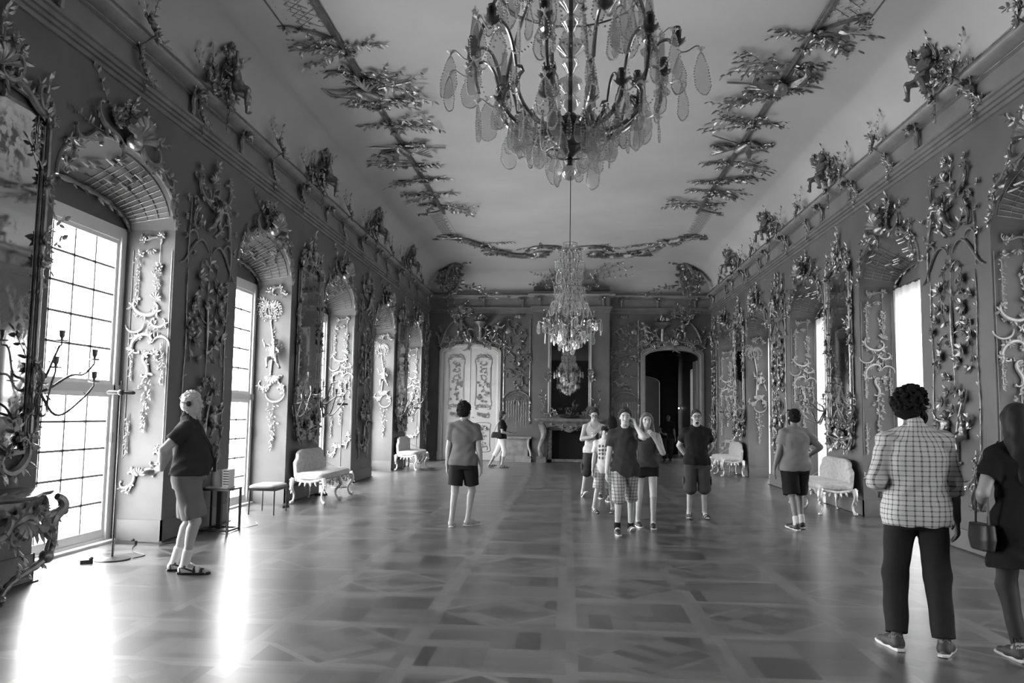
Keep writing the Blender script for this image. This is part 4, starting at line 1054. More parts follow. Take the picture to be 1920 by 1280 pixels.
# crosspiece of scrolls closing the ceiling frame at the far end
for sgn, side in ((-1, 'left'), (1, 'right')):
    t = thing('ceiling_scroll', 'dark rocaille scrollwork leading from the %s lattice to the middle of the ceiling end' % side, 'scrollwork', (0, 25.6, ZR)); c = COrn(581)
    def S(u): return sgn*u
    pts = [(S(u), v) for u, v in ((3.6, -1.5), (3.1, -1.1), (2.75, -.3), (2.4, .5), (1.9, 1.15), (1.3, 1.35), (.85, 1.2), (.72, .85), (.95, .75), (1.1, .95))]
    from_ = np.array(pts); tt = np.linspace(0, len(pts)-1, 60); uv = list(zip(np.interp(tt, range(len(pts)), from_[:, 0]), np.interp(tt, range(len(pts)), from_[:, 1])))
    c.path(uv, [.07+.045*math.sin(PI*i/59)+.012*math.sin(i*1.3) for i in range(60)], .05, 7)
    part('scroll_band', c, M_giltd, t)
    c = COrn(583)
    for i in range(4, 52, 2): c.cluster(uv[i][0]+c.R.uniform(-.15, .15), uv[i][1]+c.R.uniform(-.15, .15), .13, 8, .09)
    c.scroll((S(2.3), .75), 0, 1.3, 'C', .05, .08, sgn, 6); c.scroll((S(3.0), -.8), 1, 1.1, 'S', .05, .06, 1, 5); c.scroll((S(1.7), 1.1), 0, .8, 'S', .04, .06, 1, 4)
    for a in (.2, .9, 1.6): c.spray(S(2.6), -.5, (PI-a if sgn > 0 else a), .9, 12, .12)
    part('foliage', c, M_gilt, t)
    t = thing('ceiling_scroll', 'curling scroll over the chandelier on the %s of the ceiling end' % side, 'scrollwork', (0, 25.6, ZR)); c = COrn(585)
    pts = [(S(u), v) for u, v in ((1.35, .45), (1.15, .05), (.75, -.15), (.35, 0), (0.02, .3))]; fr_ = np.array(pts); tt = np.linspace(0, 4, 24); uv = list(zip(np.interp(tt, range(5), fr_[:, 0]), np.interp(tt, range(5), fr_[:, 1])))
    c.path(uv, [.03+.03*math.sin(PI*i/23) for i in range(24)], .05, 7); part('scroll_band', c, M_giltd, t)
    c = COrn(586)
    for i in range(0, 24, 2): c.cluster(uv[i][0]+c.R.uniform(-.1, .1), uv[i][1]+c.R.uniform(-.1, .1), .11, 8, .07)
    c.spray(S(.9), -.1, -1.2 if sgn > 0 else -1.9, .5, 7, .10); c.spray(S(1.3), .2, 0.3 if sgn > 0 else 2.8, .4, 6, .1); part('foliage', c, M_gilt, t)
# ================================================================ END WALL
def door_frame(idx, x0, x1, label=None):
    o = bpy.data.objects.new('door_%d' % idx, None); sc.collection.objects.link(o); o.location = (0, YE, 0); o['kind'] = 'structure'
    xc = (x0+x1)/2
    mb = MB()
    for e, d, r_ in ((0.045, .05, .035), (.085, .065, .018), (.12, .05, .022), (.0, .03, .02)):
        pts = [(x0-e, 0)] + door_arch(x0, x1, 14, e)[0:] + [(x1+e, 0)]
        rings = []
        mb.tube([A(x, -d+.02, z) for x, z in pts], r_, 6)
    mb.box(x0-.13, x0, -.03, 0, 0, DZS+.02); mb.box(x1, x1+.13, -.03, 0, 0, DZS+.02)
    mb.box(x0-.15, x0+.01, -.07, 0, 0, .30); mb.box(x1-.01, x1+.15, -.07, 0, 0, .30)
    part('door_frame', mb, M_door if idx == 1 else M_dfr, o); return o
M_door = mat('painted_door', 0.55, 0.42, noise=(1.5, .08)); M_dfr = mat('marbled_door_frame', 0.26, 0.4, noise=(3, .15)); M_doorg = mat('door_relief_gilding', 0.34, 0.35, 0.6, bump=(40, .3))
d1 = door_frame(1, *DL)
# two closed leaves of the left door
for i, (xa, xb) in enumerate(((DL[0], (DL[0]+DL[1])/2), ((DL[0]+DL[1])/2, DL[1]))):
    mb = MB(); ar = [p for p in door_arch(*DL, 24)]; xs = np.linspace(xa+.004, xb-.004, 9)
    topz = np.interp(xs, [p[0] for p in ar], [p[1] for p in ar])
    fr = [(x, .06, z-.004) for x, z in zip(xs, topz)]; n = len(xs)
    V = [(x, .06, 0.015) for x in xs]+fr+[(x, .11, 0.015) for x in xs]+[(x, .11, z) for x, _, z in fr]
    F = [(j, j+1, n+j+1, n+j) for j in range(n-1)]+[(2*n+j, 3*n+j, 3*n+j+1, 2*n+j+1) for j in range(n-1)]
    F += [(0, n, 3*n, 2*n), (n-1, 3*n-1, 4*n-1, 2*n-1)]
    mb.add(V, F); lf = part('door_leaf', mb, M_door, d1, False); lf.location = (0, 0, 0)
    xm = (xa+xb)/2; c = Orn(600+i)
    def rect(cx, z0, z1, hw, r_, c=c):
        pts = []
        for k_ in range(49):
            a = 2*PI*k_/48; ex = abs(math.cos(a))**.35*(1 if math.cos(a) > 0 else -1); ez = abs(math.sin(a))**.3*(1 if math.sin(a) > 0 else -1)
            pts.append((cx+hw*ex*(1-.12*math.cos(4*a)), (z0+z1)/2+(z1-z0)/2*ez))
        c.path(pts, [r_*(1+.3*math.sin(k_*2.3)) for k_ in range(49)], .0, 6)
    rect(xm, 1.85, 3.62, .29, .022); rect(xm, .30, 1.32, .28, .016)
    for z in (3.62, 1.86): c.shell(xm, z, .10, .3, 2.8, 6, .01); c.scroll((xm-.16, z), .4, .35, 'C', .02, .01, 1, 2); c.scroll((xm+.16, z), 2.7, .35, 'C', .02, .01, -1, 2)
    c.scroll((xm, 1.58), .2, .6, 'S', .025, .01, 1, 3); c.cluster(xm+.05, 1.55, .1, 8); c.cluster(xm-.12, 1.62, .09, 7)
    for k_ in range(16): c.cluster(xm+c.R.uniform(-.2, .2), 2.05+c.R.uniform(0, .7), .075, 7, .01)
    for k_ in range(14): c.cluster(xm+c.R.uniform(-.2, .2), c.R.choice((c.R.uniform(2.8, 3.55), c.R.uniform(.4, 1.2))), .05, 6, .01)
    for z in (2.9, 3.15, 3.4): c.scroll((xm, z), c.R.random()*3, .4, 'C', .018, .01, 1, 2)
    c.spray(xm, 2.4, 1.6, .6, 8, .08, w=.01); c.shell(xm, 1.05, .18, .3, 2.8, 7, .005); c.drop(xm, .98, .5, .13, .06, .005, .7); c.scroll((xm, .45), .3, .5, 'S', .018, .01, 1, 2)
    c.v = [np.asarray(v)+A(0, .06, 0) for v in c.v]
    rf = part('door_relief', c, M_doorg, lf)
mb = MB(); mb.tube([A((DL[0]+DL[1])/2, .05, z) for z in np.linspace(.02, 3.93, 10)], .022, 8); part('meeting_bead', mb, M_door, d1)
mb = MB(); mb.tube([A(-3.37, .05, 1.5), A(-3.37, 0, 1.5), A(-3.28, -.01, 1.5)], .012, 6); part('handle', mb, MATS['dark_gilded_bronze'], d1)
d2 = door_frame(2, *DR)
for sg, x in ((-1, DR[0]), (1, DR[1])):        # the open leaves folded back inside the passage
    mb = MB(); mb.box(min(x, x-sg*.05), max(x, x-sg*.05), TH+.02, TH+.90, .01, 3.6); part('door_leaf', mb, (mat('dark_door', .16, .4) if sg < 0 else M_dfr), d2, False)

def overdoor(seed, mir):
    t = thing('overdoor_relief', 'x', 'relief'); R = random.Random(seed)
    o = Orn(seed)
    for sg in (-1, 1):
        o.scroll((sg*.45, .18), .2 if sg < 0 else PI-.2, .95, 'S', .045, .06, sg, 5); o.scroll((sg*.85, .0), -.4 if sg < 0 else PI+.4, .8, 'C', .04, .05, -sg, 4); o.scroll((sg*1.0, .25), 1.4, .6, 'C', .03, .04, sg, 3)
    o.scroll((.35, .42), 1.2, 1.0, 'C', .05, .06, -1, 5); o.scroll((-.15, .12), 0, .9, 'c', .045, .07, 1, 4); o.shell(0, .05, .25, .2, 2.9, 8, .06)
    part('relief_frame', o, M_gilt, t)
    o = Orn(seed+1)
    o.path(o.curve((-1.0, .15), 1.3, 1.35, [-.2, -1.6, -.8], 14), [.045-.002*i for i in range(14)], .05, 7)
    for i in range(26):
        a = R.uniform(0, 6.3); o.cluster(-.35+.5*math.cos(a)*R.random(), 1.18+.17*math.sin(a), .12, 8, .07)
    for a in (.0, .4, .8, 2.4, 2.9): o.spray(-.4, 1.15, a, .5, 9, .10, w=.06)
    part('tree', o, M_gilt, t)
    o = Orn(seed+2); o.lathe([(.04, .45), (.05, .6), (.09, .66), (.28, .80), (.30, .83), (.26, .84), (0.01, .82)], 14, (.35, -.12, 0)); o.tube([A(.35, -.1, .2), A(.35, -.1, .5)], .07, 8)
    for i in range(14): o.lf(.35+R.uniform(-.2, .2), .86+R.uniform(0, .15), PI/2+R.uniform(-1.2, 1.2), .16, .1)
    part('urn', o, M_gilt, t)
    add_putto(t, (-.35, -.08, .22), (0, 0, .3), 1.0, 0); add_putto(t, (.75, -.08, .25), (.1, .5, -.2), .9, 0, -1); add_putto(t, (.02, -.05, .18), (0, -.4, 0), .7, 1)
    o = Orn(seed+3)
    for i in range(22): o.cluster(R.uniform(-1.15, 1.15), R.uniform(-.05, .3)+.2*(R.random() < .3), .11, 8, .05)
    for i in range(8): o.cluster(1.0+R.uniform(-.12, .12), .1+i*.1, .09, 7, .03); o.cluster(-1.12+R.uniform(-.08, .08), .1+i*.08, .09, 7, .03)
    part('foliage', o, M_gilt, t); return t
od = overdoor(620, 1)
place(od, 'od', ((DL[0]+DL[1])/2, YE-.01, 4.02), 0, 'gilded relief of cherubs, tree and urn above the pale carved double door')
o2 = dup(od, ((DR[0]+DR[1])/2, YE-.01, 4.02), 0, 'gilded relief of cherubs, tree and urn above the open dark doorway'); o2.scale = (-1, 1, 1)

def end_panel(seed, x, hw, label, flip=1):
    t = thing('wall_relief', label, 'relief', (x, YE-.004, 0)); R = random.Random(seed)
    o = Orn(seed)
    for sg in (-1, 1): o.path([(sg*hw, v) for v in np.linspace(1.3, 4.95, 26)], [.010+.012*abs(math.sin(i*1.7)) for i in range(26)], .012)
    o.path([(hw*math.cos(a), 2.1+.35*math.sin(a)) for a in np.linspace(0, PI, 20)], .024, .03, 6)
    gilt('border', o, t)
    o = Orn(seed+1)                                                     # fountain trellis
    for i in range(9):
        a = PI*(i+.5)/9; o.path([(.08*math.cos(a), 2.08+.06*math.sin(a)), ((hw-.04)*math.cos(a), 2.1+.32*math.sin(a))], .006, .012, 4)
    for rr in (.3, .55, .8): o.path([((hw-.04)*rr*math.cos(a), 2.1+.32*rr*math.sin(a)) for a in np.linspace(0, PI, 14)], .006, .012, 4)
    for i in range(9):
        u = -hw*.75+hw*1.5*i/8; L = .5+.5*R.random(); 
        for v in np.arange(2.1, 2.1-L, -.045): o.blob(o.P(u+R.uniform(-.01, .01), v, .012), (.009, .009, .022), 5, 3)
    o.path([(.10*math.cos(a), 1.95+.16*math.sin(a)) for a in np.linspace(0, PI, 10)], .016, .02)
    gilt('fountain', o, t)
    o = Orn(seed+2)
    for i, v in enumerate(np.linspace(2.6, 4.8, 12)):
        u = hw*.55*math.sin(i*2.2); o.scroll((u*flip, v), R.random()*6, R.uniform(.45, .75), R.choice('CSC'), R.uniform(.02, .032), .02, R.choice((-1, 1)), 3)
    o.scroll((-hw*.7, 3.1), 1.4, .6, 'c', .024, .02, 1); o.scroll((hw*.7, 3.6), 1.4, .6, 'c', .024, .02, -1)
    o.shell(0, 3.45, .16, -2.8, -.3, 8); o.shell(0, 2.52, .12, .3, 2.8, 6); o.shell(hw*.1*flip, 4.98, .16, .5, 2.6, 6); o.blob(o.P(-hw*.7*flip, 4.55, .03), (.12, .05, .12), 12, 8)
    gilt('scrollwork', o, t)
    o = Orn(seed+3)
    for i in range(16): o.cluster(R.uniform(-hw, hw), R.uniform(2.5, 4.9), .085, 7, .015)
    for sg in (-1, 1): o.drop(sg*hw, 2.1, .8, .07, .06); o.drop(sg*hw, 4.0, .6, .06, .06)
    gilt('foliage', o, t)
end_panel(640, -1.80, .46, 'gilded fountain and scroll relief between the carved double door and the chimney breast')
end_panel(655, 1.98, .46, 'gilded fountain and scroll relief between the chimney breast and the dark doorway', -1)

# stone seats against the end wall
def stone_seat(x0, x1, label):
    t = thing('stone_seat', label, 'bench', ((x0+x1)/2, YE-.27, 0)); hw = (x1-x0)/2
    mb = MB(); M = mat('grey_marble', .24, .35, noise=(5, .35))
    mb.box(-hw+.12, hw-.12, -.16, .235, .18, .80); part('body', mb, M, t, False)
    mb = MB(); mb.box(-hw, hw, -.24, .235, 0, .17); mb.box(-hw+.04, hw-.04, -.2, .235, .17, .20); part('plinth', mb, M, t, False)
    mb = MB(); mb.box(-hw, hw, -.25, .235, .80, .86); part('slab', mb, M, t, False)
    for sg in (-1, 1):
        mb = MB(); pr = [(sg*(hw-.06+.05*math.sin(z*7.5)), -.17-.04*math.sin(z*7.5), z) for z in np.linspace(.2, .8, 12)]; mb.tube(pr, .055, 8, flat=.8); part('scroll_bracket', mb, M, t)
stone_seat(-2.30, -1.24, 'low grey marble seat left of the fireplace, behind the walking woman'); stone_seat(1.44, 2.50, 'low grey marble seat right of the fireplace, behind the group')

# fireplace
M_marble = mat('veined_marble', .15, .28, noise=(6, .5)); M_soot = mat('sooty_brick', .012, .9)
t = thing('fireplace', 'carved marble fireplace with a black opening in the middle of the end wall', 'fireplace', (.06, CBY, 0))
for sg in (-1, 1):
    mb = MB(); mb.box(min(sg*.80, sg*1.12), max(sg*.80, sg*1.12), -.20, .0, 0, .20); pr = [A(sg*(.95+.07*math.sin((z-.2)*6)), -.12-.05*math.sin((z-.2)*6), z) for z in np.linspace(.18, 1.32, 14)]
    mb.tube(pr, [.10, .09, .08, .075, .075, .08, .085, .09, .10, .11, .12, .125, .12, .1], 10, flat=.9); part('jamb', mb, M_marble, t)
    mb = MB(); mb.box(min(sg*.76, sg*.86), max(sg*.76, sg*.86), -.04, -.001, 0, 1.2); part('inner_border', mb, M_marble, t, False)
c = Orn(670); c.box(-1.02, 1.02, -.14, .0, 1.22, 1.40)
uv = [(u, 1.20-.06*math.cos(u*6)-.05*math.exp(-(u/.2)**2)) for u in np.linspace(-.85, .85, 30)]; c.path(uv, [.045+.02*math.cos(u*6) for u, _ in uv], .10, 8)
c.scroll((-.45, 1.25), 0, .7, 'S', .03, .14, 1, 3); c.scroll((.45, 1.25), PI, .7, 'S', .03, .14, -1, 3); c.shell(0, 1.25, .14, -2.7, -.4, 7, .12); part('frieze', c, M_marble, t)
mb = MB(); n = 16
pts = [(-1.20, -.16), (-1.16, -.26), (-.8, -.30), (-.4, -.25), (0, -.34), (.4, -.25), (.8, -.30), (1.16, -.26), (1.20, -.16), (1.20, 0), (-1.20, 0)]
mb.loft([np.array([(x*s_, y*s_, z) for x, y in pts]) for s_, z in ((.94, 1.40), (.98, 1.43), (1, 1.45), (1, 1.49), (.98, 1.50))]); part('mantel_shelf', mb, M_marble, t)
mb = MB(); mb.box(-.78, .78, .03, .40, 0, .02); mb.box(-.78, .78, .36, .38, 0, 1.15); mb.box(-.78, -.76, 0, .36, 0, 1.15); mb.box(.76, .78, 0, .36, 0, 1.15); mb.box(-.78, .78, 0, .36, 1.12, 1.14); part('firebox', mb, M_soot, t, False)
mb = MB(); mb.box(-.60, .60, -.0, .03, .02, .12); part('fender', mb, M_marble, t, False)
mb = MB(); mb.box(-.78, -.60, .02, .05, .1, 1.1); mb.box(.60, .78, .02, .05, .1, 1.1); part('brick_cheek', mb, mat('worn_brick', .14, .8, noise=(18, .6)), t, False)

TZ = .09
t = thing('chimney_mirror', 'large mirror in a slim gilded frame above the fireplace', 'mirror', (.06, CBY-.005, .10))
mb = MB(); mb.box(-.70, .70, -.03, 0, 1.54, 4.5); part('glass', mb, mat('clear_mirror', .55, .02, 1.0), t, False)
for sg in (-1, 1):
    c = Orn(680); c.path([(sg*.72, v) for v in np.linspace(1.55, 4.5, 20)], .035, .04, 6); c.path([(sg*.66, v) for v in np.linspace(1.55, 4.5, 20)], .014, .035, 6); part('frame_side', c, mat('pale_gilding', .6, .3, .6), t)
c = Orn(683); c.path([(u, 4.5+.12*math.cos(u/.72*PI/2)) for u in np.linspace(-.72, .72, 12)], .035, .04, 6)
for u in (-.4, 0, .4): c.cluster(u, 4.6, .14, 9, .05)
part('frame_top', c, M_gilt, t)
c = Orn(681)
for sg in (-1, 1):
    for v in (2.9, 3.05, 2.75): c.cluster(sg*.72, v, .13, 9, .06)
    c.scroll((sg*.80, 2.9), PI/2, .5, 'C', .03, .05, sg, 3); c.scroll((sg*.75, 1.66), .3, .7, 'C', .035, .06, sg, 5); c.spray(sg*.9, 1.75, PI/2, .4, 6, .09, w=.04); c.cluster(sg*.5, 1.6, .12, 8, .06)
    for i in range(4): c.cluster(sg*(.95+.1*c.R.random()), 1.9+.15*i, .06, 6)
c.shell(0, 1.55, .14, .3, 2.8, 7, .06); part('foliage', c, M_gilt, t)
# ornament sprinkled on the breast
t = thing('mantel_figure', 'dark carved figure group on the middle of the mantel shelf', 'sculpture', (.06, CBY-.22, 1.512))
c = Orn(690); c.blob((0, 0, .062), (.36, .06, .06), 12, 6); part('base', c, mat('dark_bronze', .04, .4, .6), t)
add_putto(t, (-.12, 0, .16), (0, .9, 0), .7, 0); 
for o_ in kids(t):
    if o_.name.startswith('putto'): o_.data = o_.data.copy(); o_.data.materials.clear(); o_.data.materials.append(MATS['dark_bronze'])
c = Orn(692)
for i in range(12): c.cluster(c.R.uniform(-.32, .32), c.R.uniform(.16, .34), .09, 7, .0)
part('foliage', c, MATS['dark_bronze'], t)

# ================================================================ CURTAINS (right side windows)
def curtain(k):
    yc = Y0+k*T-NW/2; hw = NW/2-.05; R = random.Random(k)
    t = thing('sheer_curtain', 'white sheer curtain hanging over the %s window of the right wall' % WN[k], 'curtain', (W+RD-.11, yc, 0), -PI/2, 'sheer curtains of the right wall')
    nx, nz = 120, 14; zb, zt = .03, 3.80; V = []; F = []
    for j in range(nz+1):
        z = zb+(zt-zb)*j/nz
        for i in range(nx+1):
            u = -hw+2*hw*i/nx; a = (.032*(1-.5*j/nz)+.006)
            V.append((u, a*math.sin(u*21+.6*math.sin(j*.25))+.4*a*math.sin(u*47+j*.1), z+(.012*math.sin(i*1.6) if j == nz else 0)))
    for j in range(nz):
        for i in range(nx): q = j*(nx+1)+i; F.append((q, q+1, q+nx+2, q+nx+1))
    mb = MB(); mb.add(V, F); part('cloth', mb, M_sheer, t)
    r_ = MB(); r_.tube([A(-hw, .0, 3.815), A(hw, .0, 3.815)], .010, 6); part('rod', r_, M_black, t)
    r_ = MB()
    for i in range(24): u = -hw+2*hw*(i+.5)/24; r_.tube([A(u+.016*math.cos(a), 0, 3.81+.02*math.sin(a)) for a in np.linspace(0, 2*PI, 7)], .004, 4)
    part('ring', r_, M_black, t)['kind'] = 'stuff'
for k in range(0, 5): curtain(k)

# ================================================================ FURNITURE
M_gwood = mat('gilded_carved_wood', .62, .34, .5, noise=(10, .25), bump=(30, .4))
def bm_dam(m, nt, b, tcn):
    g = G(nt); n = nt.nodes.new('ShaderNodeTexVoronoi'); n.inputs['Scale'].default_value = 16; n.feature = 'SMOOTH_F1'; nt.links.new(tcn.outputs['Object'], n.inputs['Vector'])
    w = g.noise(tcn.outputs['Object'], 22, 3); v = g.ramp(g.m('ADD', n.outputs[0], g.m('MULTIPLY', w, .5)), .48, .68, .36, .48); nt.links.new(v, b.inputs['Base Color']); b.inputs['Sheen Weight'].default_value = .3
M_damask = mat('silk_damask', .45, .45, build=bm_dam)
def cabriole(mb, x, y, sx, sy, h=.44):
    """curved rococo leg from the rail corner at (x,y) to the floor, bowing outward along (sx,sy)"""
    P = []; r_ = []
    for i in range(15):
        s_ = i/14; z = h*(1-s_); off = .055*math.sin(PI*min(1, s_*1.7))*(1-s_)**.4-.045*math.sin(PI*max(0, (s_-.35)/.65))**1.2+.035*max(0, s_-.82)/.18
        P.append(A(x+sx*off, y+sy*off, max(z, .028))); r_.append([.044, .046, .044, .040, .036, .032, .028, .025, .022, .020, .018, .018, .02, .027, .028][i])
    mb.tube(P, r_, 8)
    e = P[-1]; mb.blob(e+A(sx*.015, sy*.015, 0.003), (.034, .034, .030), 8, 5)
    for i in (2, 4, 6, 11): mb.leaf(P[i]+A(sx, sy, 0)*r_[i]*.6, A(sx*.3, sy*.3, -1), A(sx, sy, 0), .08, .05)
    for sg in (-1, 1): mb.tube([P[0]+A(-sy*sg*q*.10, sx*sg*q*.10, -.02-.04*q*(1-q)) for q in np.linspace(0, 1, 6)], .016, 5)
def bench():
    """upholstered rococo bench: x along its length (1.55 m), back at +y"""
    t = thing('upholstered_bench', 'x', 'bench'); hw, dp = .90, .27
    v = Vox((-1.0, -.42, .36), (1.0, .36, .62), .012, .03)
    v.sect([(.42, 0, 0, hw, dp+.02), (.44, 0, 0, hw+.02, dp+.04), (.50, 0, 0, hw+.02, dp+.04), (.53, 0, 0, hw-.01, dp+.02), (.548, 0, 0, hw-.12, dp-.07)], e=6)
    part('seat', v.mesh(), M_damask, t)
    v = Vox((-1.0, .14, .44), (1.0, .40, 1.02), .012, .03)
    pr = []
    for z in np.linspace(.46, .93, 16):
        q = (z-.46)/.47; w_ = hw-.06+.04*math.sin(q*PI*.6); 
        if q > .55: w_ -= .14*((q-.55)/.15 if q < .70 else 1) + .20*(max(0, q-.82)/.18)**2
        pr.append((z, 0, .25+.02*q, w_, .055-.025*max(0, q-.9)/.1))
    v.sect(pr, e=5); part('backrest', v.mesh(), M_damask, t)
    c = Orn(700)
    for y in (-dp, dp):
        sgn = 1 if y < 0 else -1
        pts = [A(u, y, .405-.02*math.cos(u*7)-.02*abs(math.sin(u*3.5))) for u in np.linspace(-hw, hw, 30)]; c.tube(pts, [.026+.01*math.sin(i*1.3) for i in range(30)], 7)
        if y < 0:
            c.P = lambda u, v_, w_=.02, y=y: A(u, y-w_, v_)
            for u in (-.68, -.23, .23, .68): c.scroll((u, .37), .2, .26, 'S', .014, .015, 1, 1); c.scroll((u+.12, .355), 2.8, .22, 'C', .012, .015, -1, 1); c.cluster(u+.05, .36, .045, 7, .02)
            for u in (-.45, 0, .45): c.shell(u, .36, .07, -2.6, -.5, 5, .02); c.cluster(u, .39, .05, 7, .03)
    for x in (-hw, hw):
        c.tube([A(x, y, .40-.015*math.cos(y*12)) for y in np.linspace(-dp, dp, 10)], .028, 7)
        for q in range(4): c.leaf(A(x+(.02 if x > 0 else -.02), -.12+.08*q, .39), A(0, .3*(q-1.5), -1), A(1 if x > 0 else -1, 0, 0), .09)
    part('carved_rail', c, M_gwood, t)
    for x, y, sx, sy in ((-hw, -dp, -.7, -.7), (0, -dp-.01, 0, -1), (hw, -dp, .7, -.7), (-hw, dp, -.7, .3), (0, dp, 0, .3), (hw, dp, .7, .3)):
        mb = MB(); cabriole(mb, x, y, sx, sy); part('leg', mb, M_gwood, t)
    mb = MB(); mb.tube([A(-.1, .19, .80), A(.12, -.28, .55)], .003, 4); part('barrier_cord', mb, M_white, t)
    return t
bn = bench()
place(bn, 'bn', (-4.52, 15.25, 0), PI/2, 'pale upholstered bench with carved gilt legs by the left wall, nearer the camera', 'upholstered benches')
place(bn, 'bn', (-4.52, 24.05, 0), PI/2, 'pale upholstered bench with carved gilt legs by the left wall, farther away', 'upholstered benches')
place(bn, 'bn', (4.52, 15.25, 0), -PI/2, 'pale upholstered bench by the right wall, partly behind the man in grey', 'upholstered benches')
place(bn, 'bn', (4.52, 24.1, 0), -PI/2, 'pale upholstered bench by the right wall beyond the man in black', 'upholstered benches')

t = thing('stool', 'small dark-framed stool with padded seat beside the second left window', 'stool', (-4.74, 13.02, 0))
v = Vox((-.30, -.36, .36), (.30, .36, .52), .01, .02); v.sect([(.405, 0, 0, .215, .30), (.42, 0, 0, .225, .31), (.445, 0, 0, .22, .305), (.465, 0, 0, .17, .25)], e=7); part('seat', v.mesh(), mat('grey_velvet', .30, .7), t)
mb = MB(); mb.box(-.215, .215, -.30, .30, .37, .41); part('seat_frame', mb, M_black, t, False)
for sx_ in (-1, 1):
    for sy_ in (-1, 1): mb = MB(); mb.tube([A(sx_*.195, sy_*.28, .39), A(sx_*.20, sy_*.285, 0.0)], [.013, .010], 6); part('leg', mb, M_black, t)

t = thing('pedestal_stand', 'black box-frame stand on the floor behind the white-haired man', 'stand', (-4.66, 10.98, 0))
for sx_ in (-1, 1):
    for sy_ in (-1, 1): mb = MB(); mb.box(sx_*.20-.014, sx_*.20+.014, sy_*.20-.014, sy_*.20+.014, 0, .545); part('leg', mb, M_black, t, False)
mb = MB(); mb.box(-.215, .215, -.215, .215, .545, .57); part('top', mb, M_black, t, False)
mb = MB()
for a, b_ in (((-.20, -.20), (.20, -.20)), ((-.20, .20), (.20, .20)), ((-.20, -.20), (-.20, .20)), ((.20, -.20), (.20, .20))): mb.box(min(a[0], b_[0])-.013, max(a[0], b_[0])+.013, min(a[1], b_[1])-.013, max(a[1], b_[1])+.013, .012, .036)
part('base_frame', mb, M_black, t, False)
mb = MB(); mb.box(-.03, .03, -.03, .03, .03, .545); part('column', mb, M_black, t, False)
t = thing('recording_thermohygrograph', 'white instrument box with a drum standing on the black stand', 'instrument', (-4.66, 10.98, .57))
mb = MB(); mb.box(-.15, .15, -.13, .13, 0, .02); part('base', mb, M_white, t, False)
mb = MB(); mb.lathe([(.085, .02), (.085, .23), (.08, .235), (.001, .235)], 20, (-.04, 0, 0)); part('drum', mb, M_white, t)
mb = MB(); mb.box(.06, .15, -.10, .10, .02, .25); part('housing', mb, M_white, t, False)
mb = MB()
for z in np.linspace(.05, .22, 6): mb.box(.075, .151, -.103, -.10, z, z+.012)
part('vents', mb, M_black, t, False)

# floor lamps: slim pole, round base, dark double-ended head
def floor_lamp(h=1.78):
    t = thing('floor_lamp', 'x', 'floor lamp')
    mb = MB(); mb.lathe([(.185, 0), (.19, .006), (.185, .014), (.05, .024), (.018, .03), (.001, .03)], 28); part('base', mb, mat('brushed_dark_steel', .12, .3, .8), t)
    mb = MB(); mb.tube([A(0, 0, .02), A(0, 0, h)], .009, 8); part('pole', mb, M_black, t)
    mb = MB(); mb.tube([A(-.145, 0, h), A(-.13, 0, h+.004), A(.13, 0, h+.004), A(.145, 0, h)], [.014, .026, .026, .014], 10, flat=.8); mb.blob((0, 0, h+.005), (.045, .045, .032), 10, 6); part('lamp_head', mb, M_black, t)
    mb = MB(); mb.tube([A(0, 0, h), A(0, 0, h+.13)], .006, 6); part('pin', mb, M_black, t)
    mb = MB(); mb.tube([A(.012+.012*math.sin(z*5), -.01, z) for z in np.linspace(.03, h, 14)], .003, 4); part('cable', mb, M_black, t)
    return t
lp = floor_lamp()
place(lp, 'lp', (-4.86, 8.72, 0), .2, 'slim black floor lamp on a round base in front of the nearest left window', 'floor lamps')
place(lp, 'lp', (-4.90, 17.75, 0), .9, 'slim black floor lamp behind the nearer left bench', 'floor lamps')
place(lp, 'lp', (-4.88, 26.6, 0), .9, 'slim black floor lamp behind the farther left bench', 'floor lamps')
place(lp, 'lp', (4.75, 17.9, 0), .3, 'slim black floor lamp to the right of the grey T-shirt man', 'floor lamps')
place(lp, 'lp', (4.84, 26.2, 0), .3, 'slim black floor lamp behind the farther right bench', 'floor lamps')

# cables and plug boxes on the floor by the left wall
def cord(label, pts, r_=.005):
    P = np.array(pts, float); tt = np.linspace(0, len(P)-1, len(P)*6); Q = np.stack([np.interp(tt, range(len(P)), P[:, i]) for i in range(3)], 1)
    for _ in range(3): Q[1:-1] = (Q[:-2]+Q[1:-1]*2+Q[2:])/4
    mb = MB(); mb.tube(Q, r_, 5); o = link('extension_cord', mb.mesh('extension_cord', M_black)); tag(o, label, 'cord'); return o
cord('thin black power cord trailing from the nearest floor lamp to the wall', [(-4.66, 8.78, .006), (-4.62, 9.0, .006), (-4.9, 9.2, .006), (-5.05, 9.5, .006), (-5.1, 9.68, .006)])
cord('thin black power cord lying along the foot of the first left pier', [(-5.25, 9.86, .006), (-5.0, 9.84, .006), (-4.82, 9.78, .006), (-4.7, 9.92, .006), (-4.72, 10.3, .006), (-4.80, 10.8, .006)], .007)
cord('thin cord on the floor beside the black stand', [(-4.48, 11.1, .006), (-4.4, 11.3, .006), (-4.35, 11.6, .006), (-4.5, 11.9, .006)], .003)
def plug(label, loc, rz=0, s=1):
    t = thing('power_strip', label, 'power strip', loc, rz); mb = MB(); mb.box(-.12*s, .12*s, -.03, .03, 0, .04); part('body', mb, M_black, t, False); mb = MB(); mb.blob((.08*s, 0, .05), (.025, .025, .02), 8, 5); part('plug', mb, M_black, t)
plug('black power strip in the niche of the nearest left window', (-5.25, 9.72, 0), 0)
plug('small black plug box at the foot of the nearest floor lamp', (-4.98, 8.45, 0), .5, .5)
plug('small black power strip under the small stool', (-4.72, 13.75, 0), 1.2, .7)
plug('black box under the nearer left bench', (-4.75, 15.9, 0), .4, 1)

